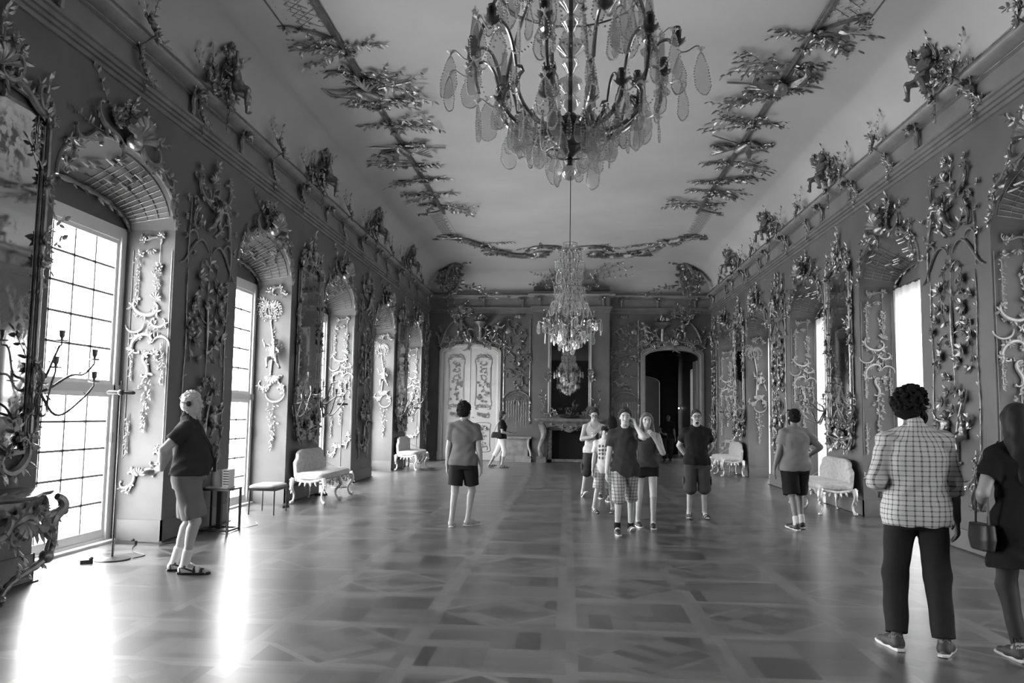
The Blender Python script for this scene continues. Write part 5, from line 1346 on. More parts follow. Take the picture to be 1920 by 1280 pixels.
# carved console table under the first mirror
t = thing('console_table', 'dark carved rococo console table against the wall at the left picture edge', 'console table', (-W, 6.47, 0), PI/2)
M_con = mat('dark_gilded_wood', .22, .38, .55, noise=(10, .35), bump=(30, .4))
mb = MB()
def outline(s_, n=24):
    p = []
    for i in range(n+1):
        u = -1+2*i/n; d = .58*(1-abs(u)**3.2*.55)+.05*math.cos(u*PI*2)
        p.append((u*.75*s_, -d*s_))
    return p
rg = []
for s_, z in ((.95, .845), (1.0, .855), (1.02, .872), (1.0, .888), (.97, .892)):
    rg.append(np.array([(x, y, z) for x, y in outline(s_)]+[(.75*s_, -.03, z), (-.75*s_, -.03, z)]))
mb.loft(rg); part('marble_top', mb, mat('dark_marble_top', .10, .12, noise=(8, .4)), t)
mb = MB(); rg = []
for s_, z in ((.80, .66), (.88, .72), (.92, .78), (.93, .845)): rg.append(np.array([(x, y, z) for x, y in outline(s_)]+[(.75*s_, -.03, z), (-.75*s_, -.03, z)]))
mb.loft(rg); part('apron', mb, M_con, t)
c = Orn(720)
def CP(u, v_, w_=.02):
    uu = max(-1, min(1, u/.64)); d = .53*(1-abs(uu)**3.2*.55); return A(u, -d-w_, v_)
c.P = CP
c.scroll((0, .62), 0, .6, 'C', .04, .04, 1, 5); c.scroll((-.3, .68), .4, .6, 'C', .04, .04, -1, 5); c.scroll((.3, .68), 2.7, .6, 'C', .04, .04, 1, 5); c.shell(0, .70, .16, -2.7, -.4, 8, .05)
for i in range(14): c.cluster(c.R.uniform(-.5, .5), c.R.uniform(.56, .80), .085, 8, .03)
c.drop(0, .55, .3, .16, .08, .03); c.scroll((.5, .74), 1, .4, 'S', .028, .04, 1, 3); c.scroll((-.5, .74), 2, .4, 'S', .028, .04, -1, 3)
part('carving', c, M_con, t)
for sg in (-1, 1):
    c = Orn(730)
    K = [(.63, .83, -.46), (.68, .81, -.47), (.71, .76, -.48), (.69, .71, -.48), (.62, .68, -.47), (.57, .60, -.46), (.60, .50, -.45), (.645, .41, -.44), (.62, .32, -.42), (.52, .25, -.39), (.38, .20, -.36), (.25, .15, -.34), (.17, .08, -.33), (.15, .02, -.33)]
    K = np.array(K); tt = np.linspace(0, len(K)-1, 70); Q = np.stack([np.interp(tt, range(len(K)), K[:, i]) for i in range(3)], 1)
    for _ in range(6): Q[1:-1] = (Q[:-2]+Q[1:-1]*2+Q[2:])/4
    P = [A(sg*q[0], q[2], q[1]) for q in Q]
    c.tube(P, [(.030+.022*math.sin(PI*min(1, i/40)))*(1+(.16 if i % 4 < 2 else -.04)*(i > 28))*(1 if i < 55 else 1-.35*(i-55)/15) for i in range(70)], 9)
    c.blob(P[18]+A(sg*.03, -.02, 0), .038, 8, 6); c.blob(P[43], .062, 9, 6); c.blob(P[-1]+A(0, 0, .015), (.05, .05, .035), 8, 5)
    for i in (22, 28, 34, 46, 52): c.leaf(P[i], A(sg*.4, -.5, -1), A(0, -1, .3), .085, .06); c.leaf(P[i], A(-sg*.4, -.5, -1), A(0, -1, .3), .075, .05)
    c.tube([A(sg*(.50+.05*math.sin(a*1.0)), -.47, .70-.32*a/3) for a in np.linspace(0, 3, 12)], .016, 6)
    part('leg', c, M_con, t)
c = Orn(735); c.tube([A(-.28, -.24, .10), A(-.14, -.28, .16), A(0, -.3, .13), A(.14, -.28, .16), A(.28, -.24, .10)], .03, 7); c.P = lambda u, v_, w_=.02: A(u, -.28-w_, v_); c.cluster(0, .17, .14, 9, .03); c.shell(0, .15, .14, .4, 2.7, 6); part('stretcher', c, M_con, t)

t = thing('wall_lamp', 'tiny glowing lamp inside the dark anteroom beyond the doorway', 'lamp', (4.68, 35.2, 1.95))
mb = MB(); mb.tube([A(.06, 0, -.05), A(0, 0, -.06), A(-.03, 0, 0)], .01, 6); part('arm', mb, M_black, t)
em = bpy.data.materials.new('lit_bulb'); em.use_nodes = True; em.node_tree.nodes['Principled BSDF'].inputs['Emission Color'].default_value = (1, 1, 1, 1); em.node_tree.nodes['Principled BSDF'].inputs['Emission Strength'].default_value = 12
mb = MB(); mb.blob((-.03, 0, .03), .03, 10, 6); part('bulb', mb, em, t)
# ================================================================ CHANDELIERS
M_crys = build_clear('cut_crystal', 0.20, 0.22, 0.97, 0.7)
M_bead = mat('bead_rim', 0.8, 0.12, 0.3); M_brz = mat('aged_bronze', 0.11, 0.32, 0.75); M_brzl = mat('polished_bronze_arm', 0.32, 0.25, 0.85)
M_ball = build_clear('solid_crystal', 0.22, 0.05, 0.75, 0.9)
def pendant_mesh(name, H, Wd, seed):
    """leaf shaped crystal plate with a beaded rim, hanging from its top"""
    mb = MB(); n = 22; R = random.Random(seed); o = []
    for i in range(n):
        a = 2*PI*i/n; s_ = .5-.5*math.cos(a)
        w = Wd/2*math.sin(a)*(0.55+.75*s_)*(1+.07*math.sin(a*7)); o.append((w, -H*(s_**1.0)-.02))
    o = np.array(o)
    mb.add([(x*.96, -.004, z) for x, z in o]+[(x*.96, .004, z) for x, z in o]+[(0, -.010, -H*.6), (0, .010, -H*.6)],
           [(i, (i+1) % n, 2*n) for i in range(n)]+[(n+(i+1) % n, n+i, 2*n+1) for i in range(n)], 0)
    for i in range(n):
        p, q = o[i], o[(i+1) % n]
        for t_ in ((0, .5) if H > .12 else (0,)): mb.blob((p[0]*(1-t_)+q[0]*t_, 0, p[1]*(1-t_)+q[1]*t_), .0052, 5, 3, 1)
    mb.tube([A(0, 0, 0), A(0, 0, -.025)], .0025, 4, 1); mb.blob((0, 0, -.005), .009, 6, 4, 1)
    return mb.mesh(name, [M_crys, M_bead])
PEND = [pendant_mesh('crystal_pendant', .20, .105, 1), pendant_mesh('crystal_pendant', .16, .075, 2), pendant_mesh('crystal_pendant', .12, .055, 3), pendant_mesh('crystal_pendant', .24, .12, 4)]
def rosette(mb, c, r, mi=0):
    for i in range(8):
        a = i*PI/4; mb.leaf(c, A(math.cos(a), math.sin(a), .25), A(0, 0, 1), r, r*.45, .2, mi)
    mb.blob(c, r*.25, 6, 4, mi)
def bezier(P, n):
    t = np.linspace(0, 1, n)[:, None]; P = [np.asarray(p, float) for p in P]
    return P[0]*(1-t)**3+3*P[1]*t*(1-t)**2+3*P[2]*t*t*(1-t)+P[3]*t**3
def chandelier():
    t = thing('chandelier', 'x', 'chandelier'); R = random.Random(5)
    # origin: underside of the bottom ball
    mb = MB(); mb.blob((0, 0, .045), .045, 16, 10); part('crystal_ball', mb, M_ball, t)
    mb = MB(); mb.lathe([(.001, .085), (.02, .09), (.03, .11), (.012, .13), (.05, .16), (.085, .20), (.09, .23), (.06, .25), (.11, .27), (.125, .30), (.12, .33), (.05, .345), (.03, .38), (.001, .385)], 18); part('hub', mb, M_brz, t)
    mb = MB(); prof = [(.001, .38)]
    for z0, r_ in ((.42, .06), (.52, .075), (.64, .05), (.74, .08), (.88, .055), (1.0, .07), (1.15, .045), (1.3, .06), (1.5, .04), (1.7, .05), (1.9, .035)): prof += [(r_*.35, z0-.03), (r_, z0+.02), (r_*.9, z0+.05), (r_*.35, z0+.08)]
    prof += [(.001, 2.02)]; mb.lathe(prof, 14); part('glass_baluster', mb, M_ball, t)
    mb = MB(); mb.tube([A(0, 0, .3), A(0, 0, 2.35)], .012, 8); part('stem', mb, M_brz, t)
    mb = MB(); mb.tube([A(0, 0, 2.3), A(0, 0, ZCEIL-2.90-.03)], .009, 6); part('suspension_cable', mb, M_black, t)
    mb = MB(); mb.lathe([(.001, ZCEIL-2.90-.08), (.06, ZCEIL-2.90-.05), (.09, ZCEIL-2.90-.005), (.001, ZCEIL-2.90-.001)], 14); part('ceiling_rose', mb, M_brz, t)
    cups = []; hang = []
    def cup(mb, c, s_=1.0):
        for i in range(8):
            a = i*PI/4; mb.leaf(c+A(0, 0, .0), A(math.cos(a), math.sin(a), .22), A(0, 0, 1), .060*s_, .048*s_, .5)
        mb.lathe([(.004, -.01), (.022*s_, .0), (.014*s_, .012), (.020*s_, .025), (.024*s_, .05), (.025*s_, .075*s_), (.028*s_, .082*s_), (.022*s_, .088*s_), (.020*s_, .10*s_), (.001, .10*s_)], 10, tuple(c))
    def arm(a, r1, z0, z1, drop, s_=1.0, kink=True, label=None):
        c, q = math.cos(a), math.sin(a); e = A(c, q, 0)
        P = list(bezier((A(0, 0, z0)+e*.10, A(0, 0, z0-drop)+e*r1*.45, A(0, 0, z0+.10)+e*r1*.85, A(0, 0, z0+(z1-z0)*.55)+e*r1*.62), 14))
        if kink: P += [P[-1]+e*.015+A(0, 0, .02), P[-1]+e*.05+A(0, 0, .015)]
        k0 = P[-1]
        P += list(bezier((k0, k0+e*.03+A(0, 0, .20), A(0, 0, z1+.09)+e*r1*.9, A(0, 0, z1)+e*r1), 12))[1:]
        mb = MB(); mb.tube(P, [.014*s_-.0002*i for i in range(len(P))], 7); o = part('arm', mb, M_brzl, t)
        cm = MB(); cup(cm, P[-1]+A(0, 0, .005), s_); part('candle_cup', cm, M_brz, o)
        # small hooked branch outward from the cup with a rosette and pendant
        hk = MB(); ee = unit(e+A(-q, c, 0)*.3); H = bezier((P[-1]-A(0, 0, .02), P[-1]+ee*.06-A(0, 0, .08), P[-1]+ee*.10+A(0, 0, .05), P[-1]+ee*.13-A(0, 0, .02)), 8); hk.tube(H, .005, 5); rosette(hk, H[-1], .028)
        part('hook', hk, M_bead, o); hang.append((H[-1], a)); hang.append((P[-1]-A(0, 0, .03)+A(-q, c, 0)*.05, a+1)); hang.append((P[12]-A(0, 0, .015), a)); hang.append((P[7]-A(0, 0, .015), a)); hang.append((k0-A(0, 0, .015), a+.7))
    for i in range(12): arm(2*PI*(i+.35)/12, .56+.03*(i % 2), .30, .66+.04*(i % 2), .10)
    for i in range(6): arm(2*PI*(i+.1)/6, .40, .27, .42, .06, .85)
    # cage bars rising to the crown
    for i in range(6):
        a = 2*PI*i/6+.2; e = A(math.cos(a), math.sin(a), 0)
        P = list(bezier((e*.52+A(0, 0, .44), e*.58+A(0, 0, .60), e*.54+A(0, 0, .85), e*.34+A(0, 0, 1.15)), 12))+list(bezier((e*.34+A(0, 0, 1.15), e*.18+A(0, 0, 1.4), e*.10+A(0, 0, 1.6), e*.20+A(0, 0, 2.0)), 12))[1:]+list(bezier((e*.20+A(0, 0, 2.0), e*.26+A(0, 0, 2.2), e*.10+A(0, 0, 2.35), e*.03+A(0, 0, 2.25)), 7))[1:]
        mb = MB(); mb.tube(P, .010, 6); rosette(mb, P[11], .035); rosette(mb, P[22], .03); part('cage_bar', mb, M_brzl, t)
        for j in (5, 8, 11, 14, 17, 20, 23): hang.append((P[j]-A(0, 0, .01), a))
        sp = MB(); b_ = e*.55+A(0, 0, .55); sp.lathe([(.045, 0), (.05, .02), (.02, .05), (.04, .08), (.034, .14), (.014, .34), (.02, .36), (.001, .39)], 6, tuple(b_)); part('crystal_spire', sp, M_ball, t)
    for P_ in range(36):
        a = 2*PI*(P_*.382); r_ = .12+.40*((P_*.618) % 1); hang.append((A(r_*math.cos(a), r_*math.sin(a), .27+.30*(r_/.55)**2-.02), a))
    for z, r_, n in ((1.08, .40, 16), (1.25, .30, 14), (1.42, .34, 14), (1.60, .24, 12), (1.80, .28, 14), (2.0, .32, 14), (2.22, .26, 12), (2.4, .16, 8), (.24, .22, 10), (.16, .13, 6)):
        mb = MB(); mb.tube([A(r_*math.cos(a), r_*math.sin(a), z) for a in np.linspace(0, 2*PI, 25)], .006, 5); part('hoop', mb, M_brz, t)
        for i in range(n): a = 2*PI*i/n; hang.append((A(r_*math.cos(a), r_*math.sin(a), z-.005), a+PI/2))
    R.shuffle(hang)
    hang.sort(key=lambda h: -(h[0][0]**2+h[0][1]**2)**.5+.25*h[0][2])
    extra = MB()
    for i, (p, a) in enumerate(hang):
        r_ = math.hypot(p[0], p[1]); me = PEND[3 if (r_ > .6 and i % 2) else (0 if r_ > .45 and i % 3 else (1 if i % 2 else 2))]
        if i < 98:
            o = link('crystal_pendant', me, t, tuple(p)); o.rotation_euler = (R.uniform(-.08, .08), R.uniform(-.08, .08), a+PI/2+R.uniform(-.9, .9))
        else:
            an = a+R.uniform(-.9, .9); M = np.eye(4); M[:3, :3] = rotz(an)*(R.uniform(1.2, 1.7) if p[2] > .8 else R.uniform(.8, 1.2)); M[:3, 3] = p; extra.merge(PMB(i % 2), M)
    # bead chains looping between the arms
    for i in range(12):
        a0, a1 = 2*PI*(i+.35)/12, 2*PI*(i+1.35)/12; p, q = A(.55*math.cos(a0), .55*math.sin(a0), .66), A(.55*math.cos(a1), .55*math.sin(a1), .66)
        for s_ in np.linspace(0, 1, 16): extra.blob(p*(1-s_)+q*s_-A(0, 0, .13*math.sin(PI*s_)), .0065, 5, 3, 1)
        p, q = A(.20*math.cos(a0), .20*math.sin(a0), 1.95), A(.52*math.cos(a0), .52*math.sin(a0), .75)
        for s_ in np.linspace(0, 1, 46): extra.blob(p*(1-s_)+q*s_-A(0, 0, .12*math.sin(PI*s_)), .007, 5, 3, 1)
    o = part('crystal_drops', extra, [M_crys, M_bead], t); o['kind'] = 'stuff'
    return t
_pm = {}
def PMB(i):
    if i not in _pm:
        me = PEND[1+i]; mb = MB(); V = np.array([v.co[:] for v in me.vertices]); mb.v = [V]; mb.n = len(V); mb.f = [tuple(p.vertices) for p in me.polygons]; mb.mi = [p.material_index for p in me.polygons]; _pm[i] = mb
    return _pm[i]
ch = chandelier()
place(ch, 'ch', (0.0, 4.5, 2.90), .1, 'large crystal chandelier hanging nearest the camera at the top of the picture')
place(ch, 'ch', (0.02, 18.0, 2.98), 1.0, 'smaller-looking crystal chandelier hanging in front of the fireplace wall')
# ================================================================ PEOPLE
def ik(a, b, l1, l2, pole):
    a, b = np.asarray(a, float), np.asarray(b, float); d = b-a; L = np.linalg.norm(d)
    if L > (l1+l2)*.998: b = a+d/L*(l1+l2)*.998; d = b-a; L = np.linalg.norm(d)
    u = d/L; x = (l1*l1-l2*l2+L*L)/(2*L); h = math.sqrt(max(l1*l1-x*x, 1e-8)); p = np.asarray(pole, float); p = unit(p-u*np.dot(p, u)); return a+u*x+p*h, b
def plaid(name, base, line, per, wd, per2=None, legs=False):
    def f(m, nt, b, tcn):
        g = G(nt); p = g.xyz(tcn.outputs['Object'])
        def ln(c, pr, w_): return g.m('LESS_THAN', g.m('FRACT', g.m('DIVIDE', c, pr)), w_)
        if legs: uu = g.m('ADD', p[0], g.m('MULTIPLY', p[1], .25))
        else: uu = g.m('MULTIPLY', g.m('ARCTAN2', p[0], g.m('MULTIPLY', p[1], -1.5)), .165)
        a = ln(uu, per, wd); c = ln(p[2], per, wd)
        s_ = g.m('ADD', a, c)
        if per2: s_ = g.m('ADD', s_, g.m('MULTIPLY', g.m('ADD', ln(uu, per2, .45), ln(p[2], per2*1.2, .4)), .45))
        v = g.m('SUBTRACT', base, g.m('MULTIPLY', g.m('MINIMUM', s_, 2.0), (base-line)*.5), clamp=True)
        nt.links.new(g.m('MAXIMUM', v, .02), b.inputs['Base Color'])
    return mat(name, base, .85, build=f)
def icon_print(m, nt, b, tcn):
    """white cotton with rows of small dark badges on the chest"""
    g = G(nt); p = g.xyz(tcn.outputs['Object'])
    u = g.m('DIVIDE', g.m('ADD', p[0], .11), .055); v = g.m('DIVIDE', g.m('SUBTRACT', p[2], .88), .065)
    fu = g.m('SUBTRACT', g.m('FRACT', u), .5); fv = g.m('SUBTRACT', g.m('FRACT', v), .5)
    n = g.noise(tcn.outputs['Object'], 60, 1)
    d = g.m('ADD', g.m('SQRT', g.m('ADD', g.m('MULTIPLY', fu, fu), g.m('MULTIPLY', fv, fv))), g.m('MULTIPLY', g.m('SUBTRACT', n, .5), .5))
    k = g.m('LESS_THAN', d, .36)
    for q in (g.m('GREATER_THAN', u, 0.0), g.m('LESS_THAN', u, 4.0), g.m('GREATER_THAN', v, 0.0), g.m('LESS_THAN', v, 4.0), g.m('GREATER_THAN', p[1], .0)): k = g.m('MULTIPLY', k, q)
    nt.links.new(g.mix(k, .80, .12), b.inputs['Base Color'])
SK = {}
def skin(v): return mat('skin_%d' % int(v*100), v, .5, noise=(9, .06))
def cloth(name, v, r_=.85): return mat(name, v, r_, 0, .12, noise=(5, .1), bump=(60, .15))
M_eye = mat('eye_white', .42, .3); M_iris = mat('iris', .03, .15); M_rub = mat('shoe_sole_white', .7, .6); M_dk = cloth('black_cotton', .018); M_blk = mat('black_rubber', .02, .5)

def person(label, x, y, face, H, feet, hands, skinv=.36, h=.010, fat=0.0, belly=0.0, female=False, head=(0, 0), top=None, bottom=None, shoes=None, hair=None, glasses=False, beard=None, lean=(0, 0), extra=None, eyes=True, shw=1.0):
    """feet: [(x, y, z lift, yaw, pitch)] left then right; hands: [(wrist xyz, elbow pole, finger dir, palm normal, curl)]; metres for a 1.75 m body"""
    s = H/1.75; t = thing('person', label, 'person', (x, y, 0), face)
    S_ = lambda p: np.asarray(p, float)*s
    lx, ly = lean
    def LN(p): q = (p[2]-.92)/.55; return A(p[0]+lx*q, p[1]+ly*q, p[2])
    sk = skin(skinv)
    hipz = .915
    legs = []
    for i, (fx, fy, fz, yaw, pitch) in enumerate(feet):
        sg = -1 if i == 0 else 1
        R_ = rotz(yaw)@rotx(-pitch)
        base = A(fx, fy, fz)                         # ball of the foot on the floor
        ank = base+R_@A(0, -.12, .085); hp = A(sg*.09, 0, hipz)
        kn, ank2 = ik(hp, ank, .43, .42, (math.sin(-yaw)*.6, 1, 0)); legs.append((hp, kn, ank, R_, base))
    arms = []
    for i, (wr, pole, fd, pn, curl) in enumerate(hands):
        sg = -1 if i == 0 else 1
        sh = LN(A(sg*.172*shw, -.01, 1.388)); el, w2 = ik(sh, wr, .285, .255, pole); arms.append((sh, el, w2, unit(np.asarray(fd, float)), np.asarray(pn, float), curl, sg))
    Hc = LN(A(0, .015, 1.625)); Rh = rotz(head[0])@rotx(head[1])
    def HP(a, b, c): return Hc+Rh@A(a, b, c)
    tors = [(.80, .15, .10), (.88, .168, .115), (.95, .165, .115), (1.05, .145, .105), (1.15, .142, .102), (1.28, .160, .112), (1.34, .158, .105), (1.39, .135, .09), (1.44, .085, .068), (1.47, .055, .055)]
    def secs(e, z0=0, z1=2, fl=0):
        r_ = []
        for z, rx, ry in tors:
            bz = math.exp(-((z-1.08)/.14)**2); c = LN(A(0, 0, z))
            q = (1 if z < 1.40 else .45)
            f_ = fl*min(1, max(0, (1.05-z))/.1)
            r_.append([z, c[0], c[1]+(.02 if female and abs(z-1.28) < .05 else 0)+belly*bz*.55-.005, (rx-(.012 if female and 1.0 < z < 1.2 else 0)+fat*q+e+f_)*(shw if z > 1.2 else 1), ry+fat*.8*q+belly*bz*.5+(.012 if female and abs(z-1.28) < .05 else 0)+e+f_*.7])
        return r_
    ptsall = [a for L in legs for a in L[:3]]+[a for L in arms for a in L[:3]]+[L[2]+L[3]*.2 for L in arms]+[L[4]+L[3]@A(0, .10, 0) for L in legs]
    P = np.array(ptsall); lo = np.minimum(P.min(0)-.08, (-.26, -.20, -.02)); hi = np.maximum(P.max(0)+.08, (.26, .24, 1.78)); lo[2] = -.02; hi[2] = max(hi[2], 1.80)
    bare = shoes in ('sandal',)
    # ---- body
    v = Vox(lo, hi, h, .02)
    v.sect(secs(-.004), .02)
    v.cone(arms[0][0], arms[1][0], .046+fat*.2, .046+fat*.2, .03)
    for sg in (-1, 1): v.cone(LN(A(sg*.03, -.015, 1.47)), LN(A(sg*.13*shw, -.01, 1.415)), .045, .035, .03)
    v.cone(LN(A(0, -.01, 1.42)), HP(0, -.015, -.06), .058, .052, .03)
    for hp, kn, ank, R_, base in legs:
        v.cone(hp, kn, .082+fat*.4, .052+fat*.15, .02); v.cone(kn, ank+(kn-ank)*.12, .050+fat*.1, .034, .015)
        u = unit(ank-kn); bk_ = -(R_@A(0, 1, 0)); v.cone(kn+u*.08+bk_*.022, kn+u*.2+bk_*.016, .036+fat*.1, .026, .03); v.cone(ank+(kn-ank)*.15, ank, .034, .034, .01)
        f0 = lambda a, b, c: base+R_@A(a, b, c)
        v.cone(f0(0, -.145, .035), f0(0, 0, .028), .032, .034, .02, sq=((0, 0, 1), .9)); v.cone(f0(0, 0, .026), f0(0, .075, .022), .038, .026, .02, sq=((0, 0, 1), .6)); v.cone(ank, f0(0, -.04, .05), .034, .03, .02)
        if bare:
            for j in range(5): v.cone(f0(-.03+.015*j, .05, .02), f0(-.032+.016*j, .098-.006*abs(j-1.5), .014), .010, .009, .004)
    for sh, el, wr, fd, pn, curl, sg in arms:
        v.cone(sh, el, .052+fat*.3, .040+fat*.1, .02); v.cone(el, wr, .040+fat*.1, .025, .015); u = unit(wr-el); v.cone(el+u*.04, el+u*.12, .038+fat*.1, .033, .02)
        pn = unit(pn-fd*np.dot(pn, fd)); sd = np.cross(fd, pn)*sg     # sd points to the thumb side
        v.cone(wr-u*.01, wr+fd*.085, .026, .036, .012, sq=(pn, .5))
        for j, (off, ln_) in enumerate(((.028, .072), (.010, .080), (-.009, .074), (-.027, .058))):
            p = wr+fd*.080+sd*off; d = fd.copy(); r_ = .0105
            for q, seg in enumerate((.42, .33, .25)):
                d = unit(d+pn*curl*(.55 if q == 0 else .8)+sd*off*.6*(q == 0)); p2 = p+d*ln_*seg*1.15; v.cone(p, p2, r_, r_-.001, .003); p = p2; r_ -= .0012
        tb = wr+fd*.03+sd*.024; t1 = tb+unit(fd*.6+sd*.75+pn*.35)*.042; t2 = t1+unit(fd*.9+sd*.25+pn*curl*.7)*.032; v.cone(tb, t1, .016, .012, .008); v.cone(t1, t2, .012, .010, .003)
    # head
    v.ell(HP(0, -.012, .028), (.073, .092, .085), .02, rot=Rh); v.ell(HP(0, .030, -.030), (.058, .062, .088), .03, rot=Rh); v.ell(HP(0, .052, -.082), (.036, .032, .026), .02, rot=Rh)
    v.cone(HP(0, .088, .012), HP(0, .108, -.026), .009, .014, .008); v.ell(HP(-.012, .098, -.03), .009, .005); v.ell(HP(.012, .098, -.03), .009, .005)
    v.cone(HP(-.038, .078, .026), HP(.038, .078, .026), .012, .012, .015)
    for sg in (-1, 1):
        v.ell(HP(sg*.031, .096, .010), .014, .012, 's'); v.ell(HP(sg*.038, .062, -.022), .022, .02); v.ell(HP(sg*.074, -.002, -.004), (.010, .020, .030), .006, rot=Rh)
    v.ell(HP(0, .090, -.056), (.023, .012, .007), .005, rot=Rh); v.ell(HP(0, .088, -.068), (.019, .011, .007), .004, rot=Rh)
    mb = v.mesh(); mb.v = [np.asarray(q)*s for q in mb.v]; part('body', mb, sk, t)
    # ---- face parts
    if eyes:
        for sg in (-1, 1):
            mb = MB(); mb.blob(HP(sg*.031, .0745, .009)*s, .0118*s, 8, 6, 0); mb.blob(HP(sg*.031, .0822, .0085)*s, .0066*s, 8, 6, 1); part('eye', mb, [M_eye, M_iris], t)
            mb = MB(); mb.tube([HP(sg*.016, .092, .026)*s, HP(sg*.032, .093, .031)*s, HP(sg*.050, .082, .026)*s], [.004*s, .0048*s, .002*s], 5); part('eyebrow', mb, hair[1] if hair else M_dk, t)
        mb = MB(); mb.tube([HP(-.022, .094, -.061)*s, HP(0, .104, -.0615)*s, HP(.022, .094, -.061)*s], [.001, .0035*s, .001], 5); part('lips', mb, mat('lip', .13, .4), t)
    if glasses:
        mb = MB()
        for sg in (-1, 1):
            mb.tube([HP(sg*.033+.026*math.cos(a), .106-.006*abs(math.cos(a)), .008+.018*math.sin(a))*s for a in np.linspace(0, 2*PI, 15)], .003*s, 5); mb.tube([HP(sg*.060, .098, .012)*s, HP(sg*.078, .03, .012)*s, HP(sg*.079, -.02, .004)*s], .003*s, 5)
        mb.tube([HP(-.008, .108, .01)*s, HP(.008, .108, .01)*s], .003*s, 5); part('glasses', mb, M_blk, t)
    def ship(v, name, m, par=None, label=None):
        mb = v.mesh(); mb.v = [np.asarray(q)*s for q in mb.v]; return part(name, mb, m, par or t, label=label)
    # ---- hair
    if beard:
        q = Vox(Hc-.16, Hc+.16, h*.7, .01); q.ell(HP(0, .045, -.072), (.060, .058, .052), .01, rot=Rh); q.ell(HP(0, .03, -.04), (.070, .052, .05), .01, rot=Rh, cut=[(HP(0, 0, -.015), Rh@A(0, 0, 1)), (HP(0, .075, 0), Rh@A(0, 1, .2))]); q.ell(HP(0, .098, -.060), (.020, .02, .010), .004, 's', rot=Rh)
        if beard == 'goatee': q = Vox(Hc-.16, Hc+.16, h*.6, .01); q.ell(HP(0, .070, -.088), (.026, .026, .026), .01, rot=Rh); q.cone(HP(-.024, .086, -.048), HP(.024, .086, -.048), .008, .008, .004)
        q.noise(.003, 140, 3); ship(q, 'beard', hair[1])
    if hair:
        kind, hm = hair; q = Vox(Hc-(.2, .26, .50 if 'long' in kind else .2), Hc+(.2, .2, .22), h*.75, .02)
        e = {'short': .017, 'curly': .026, 'tousled': .024, 'long': .016, 'bob': .020, 'cropped': .008, 'white': .008}[kind]
        cutp = [(HP(0, .052, .060), Rh@A(0, .80, -.6))]
        q.ell(HP(0, -.014, .032), (.074+e, .094+e, .086+e), .02, rot=Rh, cut=cutp)
        q.ell(HP(0, -.035, -.02), (.074+e*.8, .075+e*.8, .07), .02, rot=Rh, cut=[(HP(0, .012, 0), Rh@A(0, 1, -.1))])
        if kind in ('tousled',): 
            for i in range(6): a = i*.5-1.2; q.ell(HP(.05*math.sin(a), .07-.01*i % 2, .085+.01*math.cos(i*2)), (.03, .035, .025), .02)
        if kind in ('short', 'tousled', 'cropped', 'white'):   # tufts and an uneven hairline
            R = random.Random(int(H*1000)); lp = {'short': .010, 'tousled': .020, 'cropped': .003, 'white': .004}[kind]
            for i in range(70):
                a, b_ = R.uniform(0, 2*PI), R.uniform(-.25, 1.5); d = A(math.cos(a)*math.cos(b_), math.sin(a)*math.cos(b_), math.sin(b_))
                if d[1] > .25 and d[2] < .74: continue
                c0_ = A(0, -.014, .03)+d*A(.078+lp, .098+lp, .088+lp); q.cone(HP(*c0_), HP(*(c0_+A(.012*R.uniform(-1, 1), .018*(1 if d[1] > 0 else -.6), -.010))), .012+lp*.3, .006, .004)
        if kind == 'curly':
            R = random.Random(3)
            for i in range(260):
                a, b_ = R.uniform(0, 2*PI), R.uniform(-.4, 1.5); d = A(math.cos(a)*math.cos(b_), math.sin(a)*math.cos(b_), math.sin(b_))
                if d[1] > .55 and d[2] < .45: continue
                q.ell(HP(*(A(0, -.014, .03)+d*A(.108, .126, .114)*R.uniform(.92, 1.06))), R.uniform(.010, .017), .002)
        if kind in ('long',):
            for sg in (-1, 1): q.cone(HP(sg*.07, -.01, .03), LN(A(sg*.085, .035 if eyes else -.05, 1.48)), .030, .034, .03); q.cone(LN(A(sg*.085, .035 if eyes else -.05, 1.48)), LN(A(sg*.10, .085 if eyes else -.09, 1.27)), .034, .018, .02)
            q.cone(HP(0, -.07, .03), LN(A(0, -.10, 1.42)), .080, .100, .03, sq=((0, 1, 0), .6)); q.cone(LN(A(0, -.10, 1.42)), LN(A(0, -.12, 1.24)), .100, .080, .03, sq=((0, 1, 0), .5))
        if kind == 'bob': q.cone(HP(0, -.05, 0), HP(0, -.05, -.09), .085, .08, .02, sq=(tuple(Rh@A(0, 1, 0)), .8))
        q.noise({'cropped': .0015, 'white': .0015, 'long': .0022}.get(kind, .0035), 110 if kind != 'long' else 70, 5, .35 if kind in ('long', 'bob') else 1); ship(q, 'hair', hm)
    # ---- clothes
    def sleeves(q, e, frac, r_=.018, forearm=0):
        for sh, el, wr, fd, pn, curl, sg in arms:
            d = el-sh; u = unit(d)
            if frac < 1: end = sh+d*frac; q.cone(sh, sh+d*min(1.1, frac+.35), .050+fat*.25+e, .046+fat*.15+e+r_, .03, cut=[(end, u)]); q.cone(end-u*.025, end+u*.05, .043+fat*.2, .045+fat*.15, .0, 's')
            else:
                q.cone(sh, el, .050+fat*.25+e, .048+e, .03); f = wr-el; uf = unit(f); end = el+f*forearm; q.cone(el, end+uf*.08, .050+e, .045+e, .02, cut=[(end, uf)]); q.cone(end-uf*.03, end+uf*.06, .036, .036, 0, 's')
    kind_t, m_t = top[0], top[1]; hem = top[2] if len(top) > 2 else .86
    lo2 = lo.copy(); hi2 = hi.copy(); lo2[2] = hem-.05 if kind_t != 'dress' else .4; hi2[2] = 1.55
    q = Vox(lo2, hi2, h, .02); E = .014
    zc_ = [z for z in secs(E, fl=.02) if z[0] >= .80]
    lowz = zc_[0][0]
    sc_ = secs(E, fl=.020)
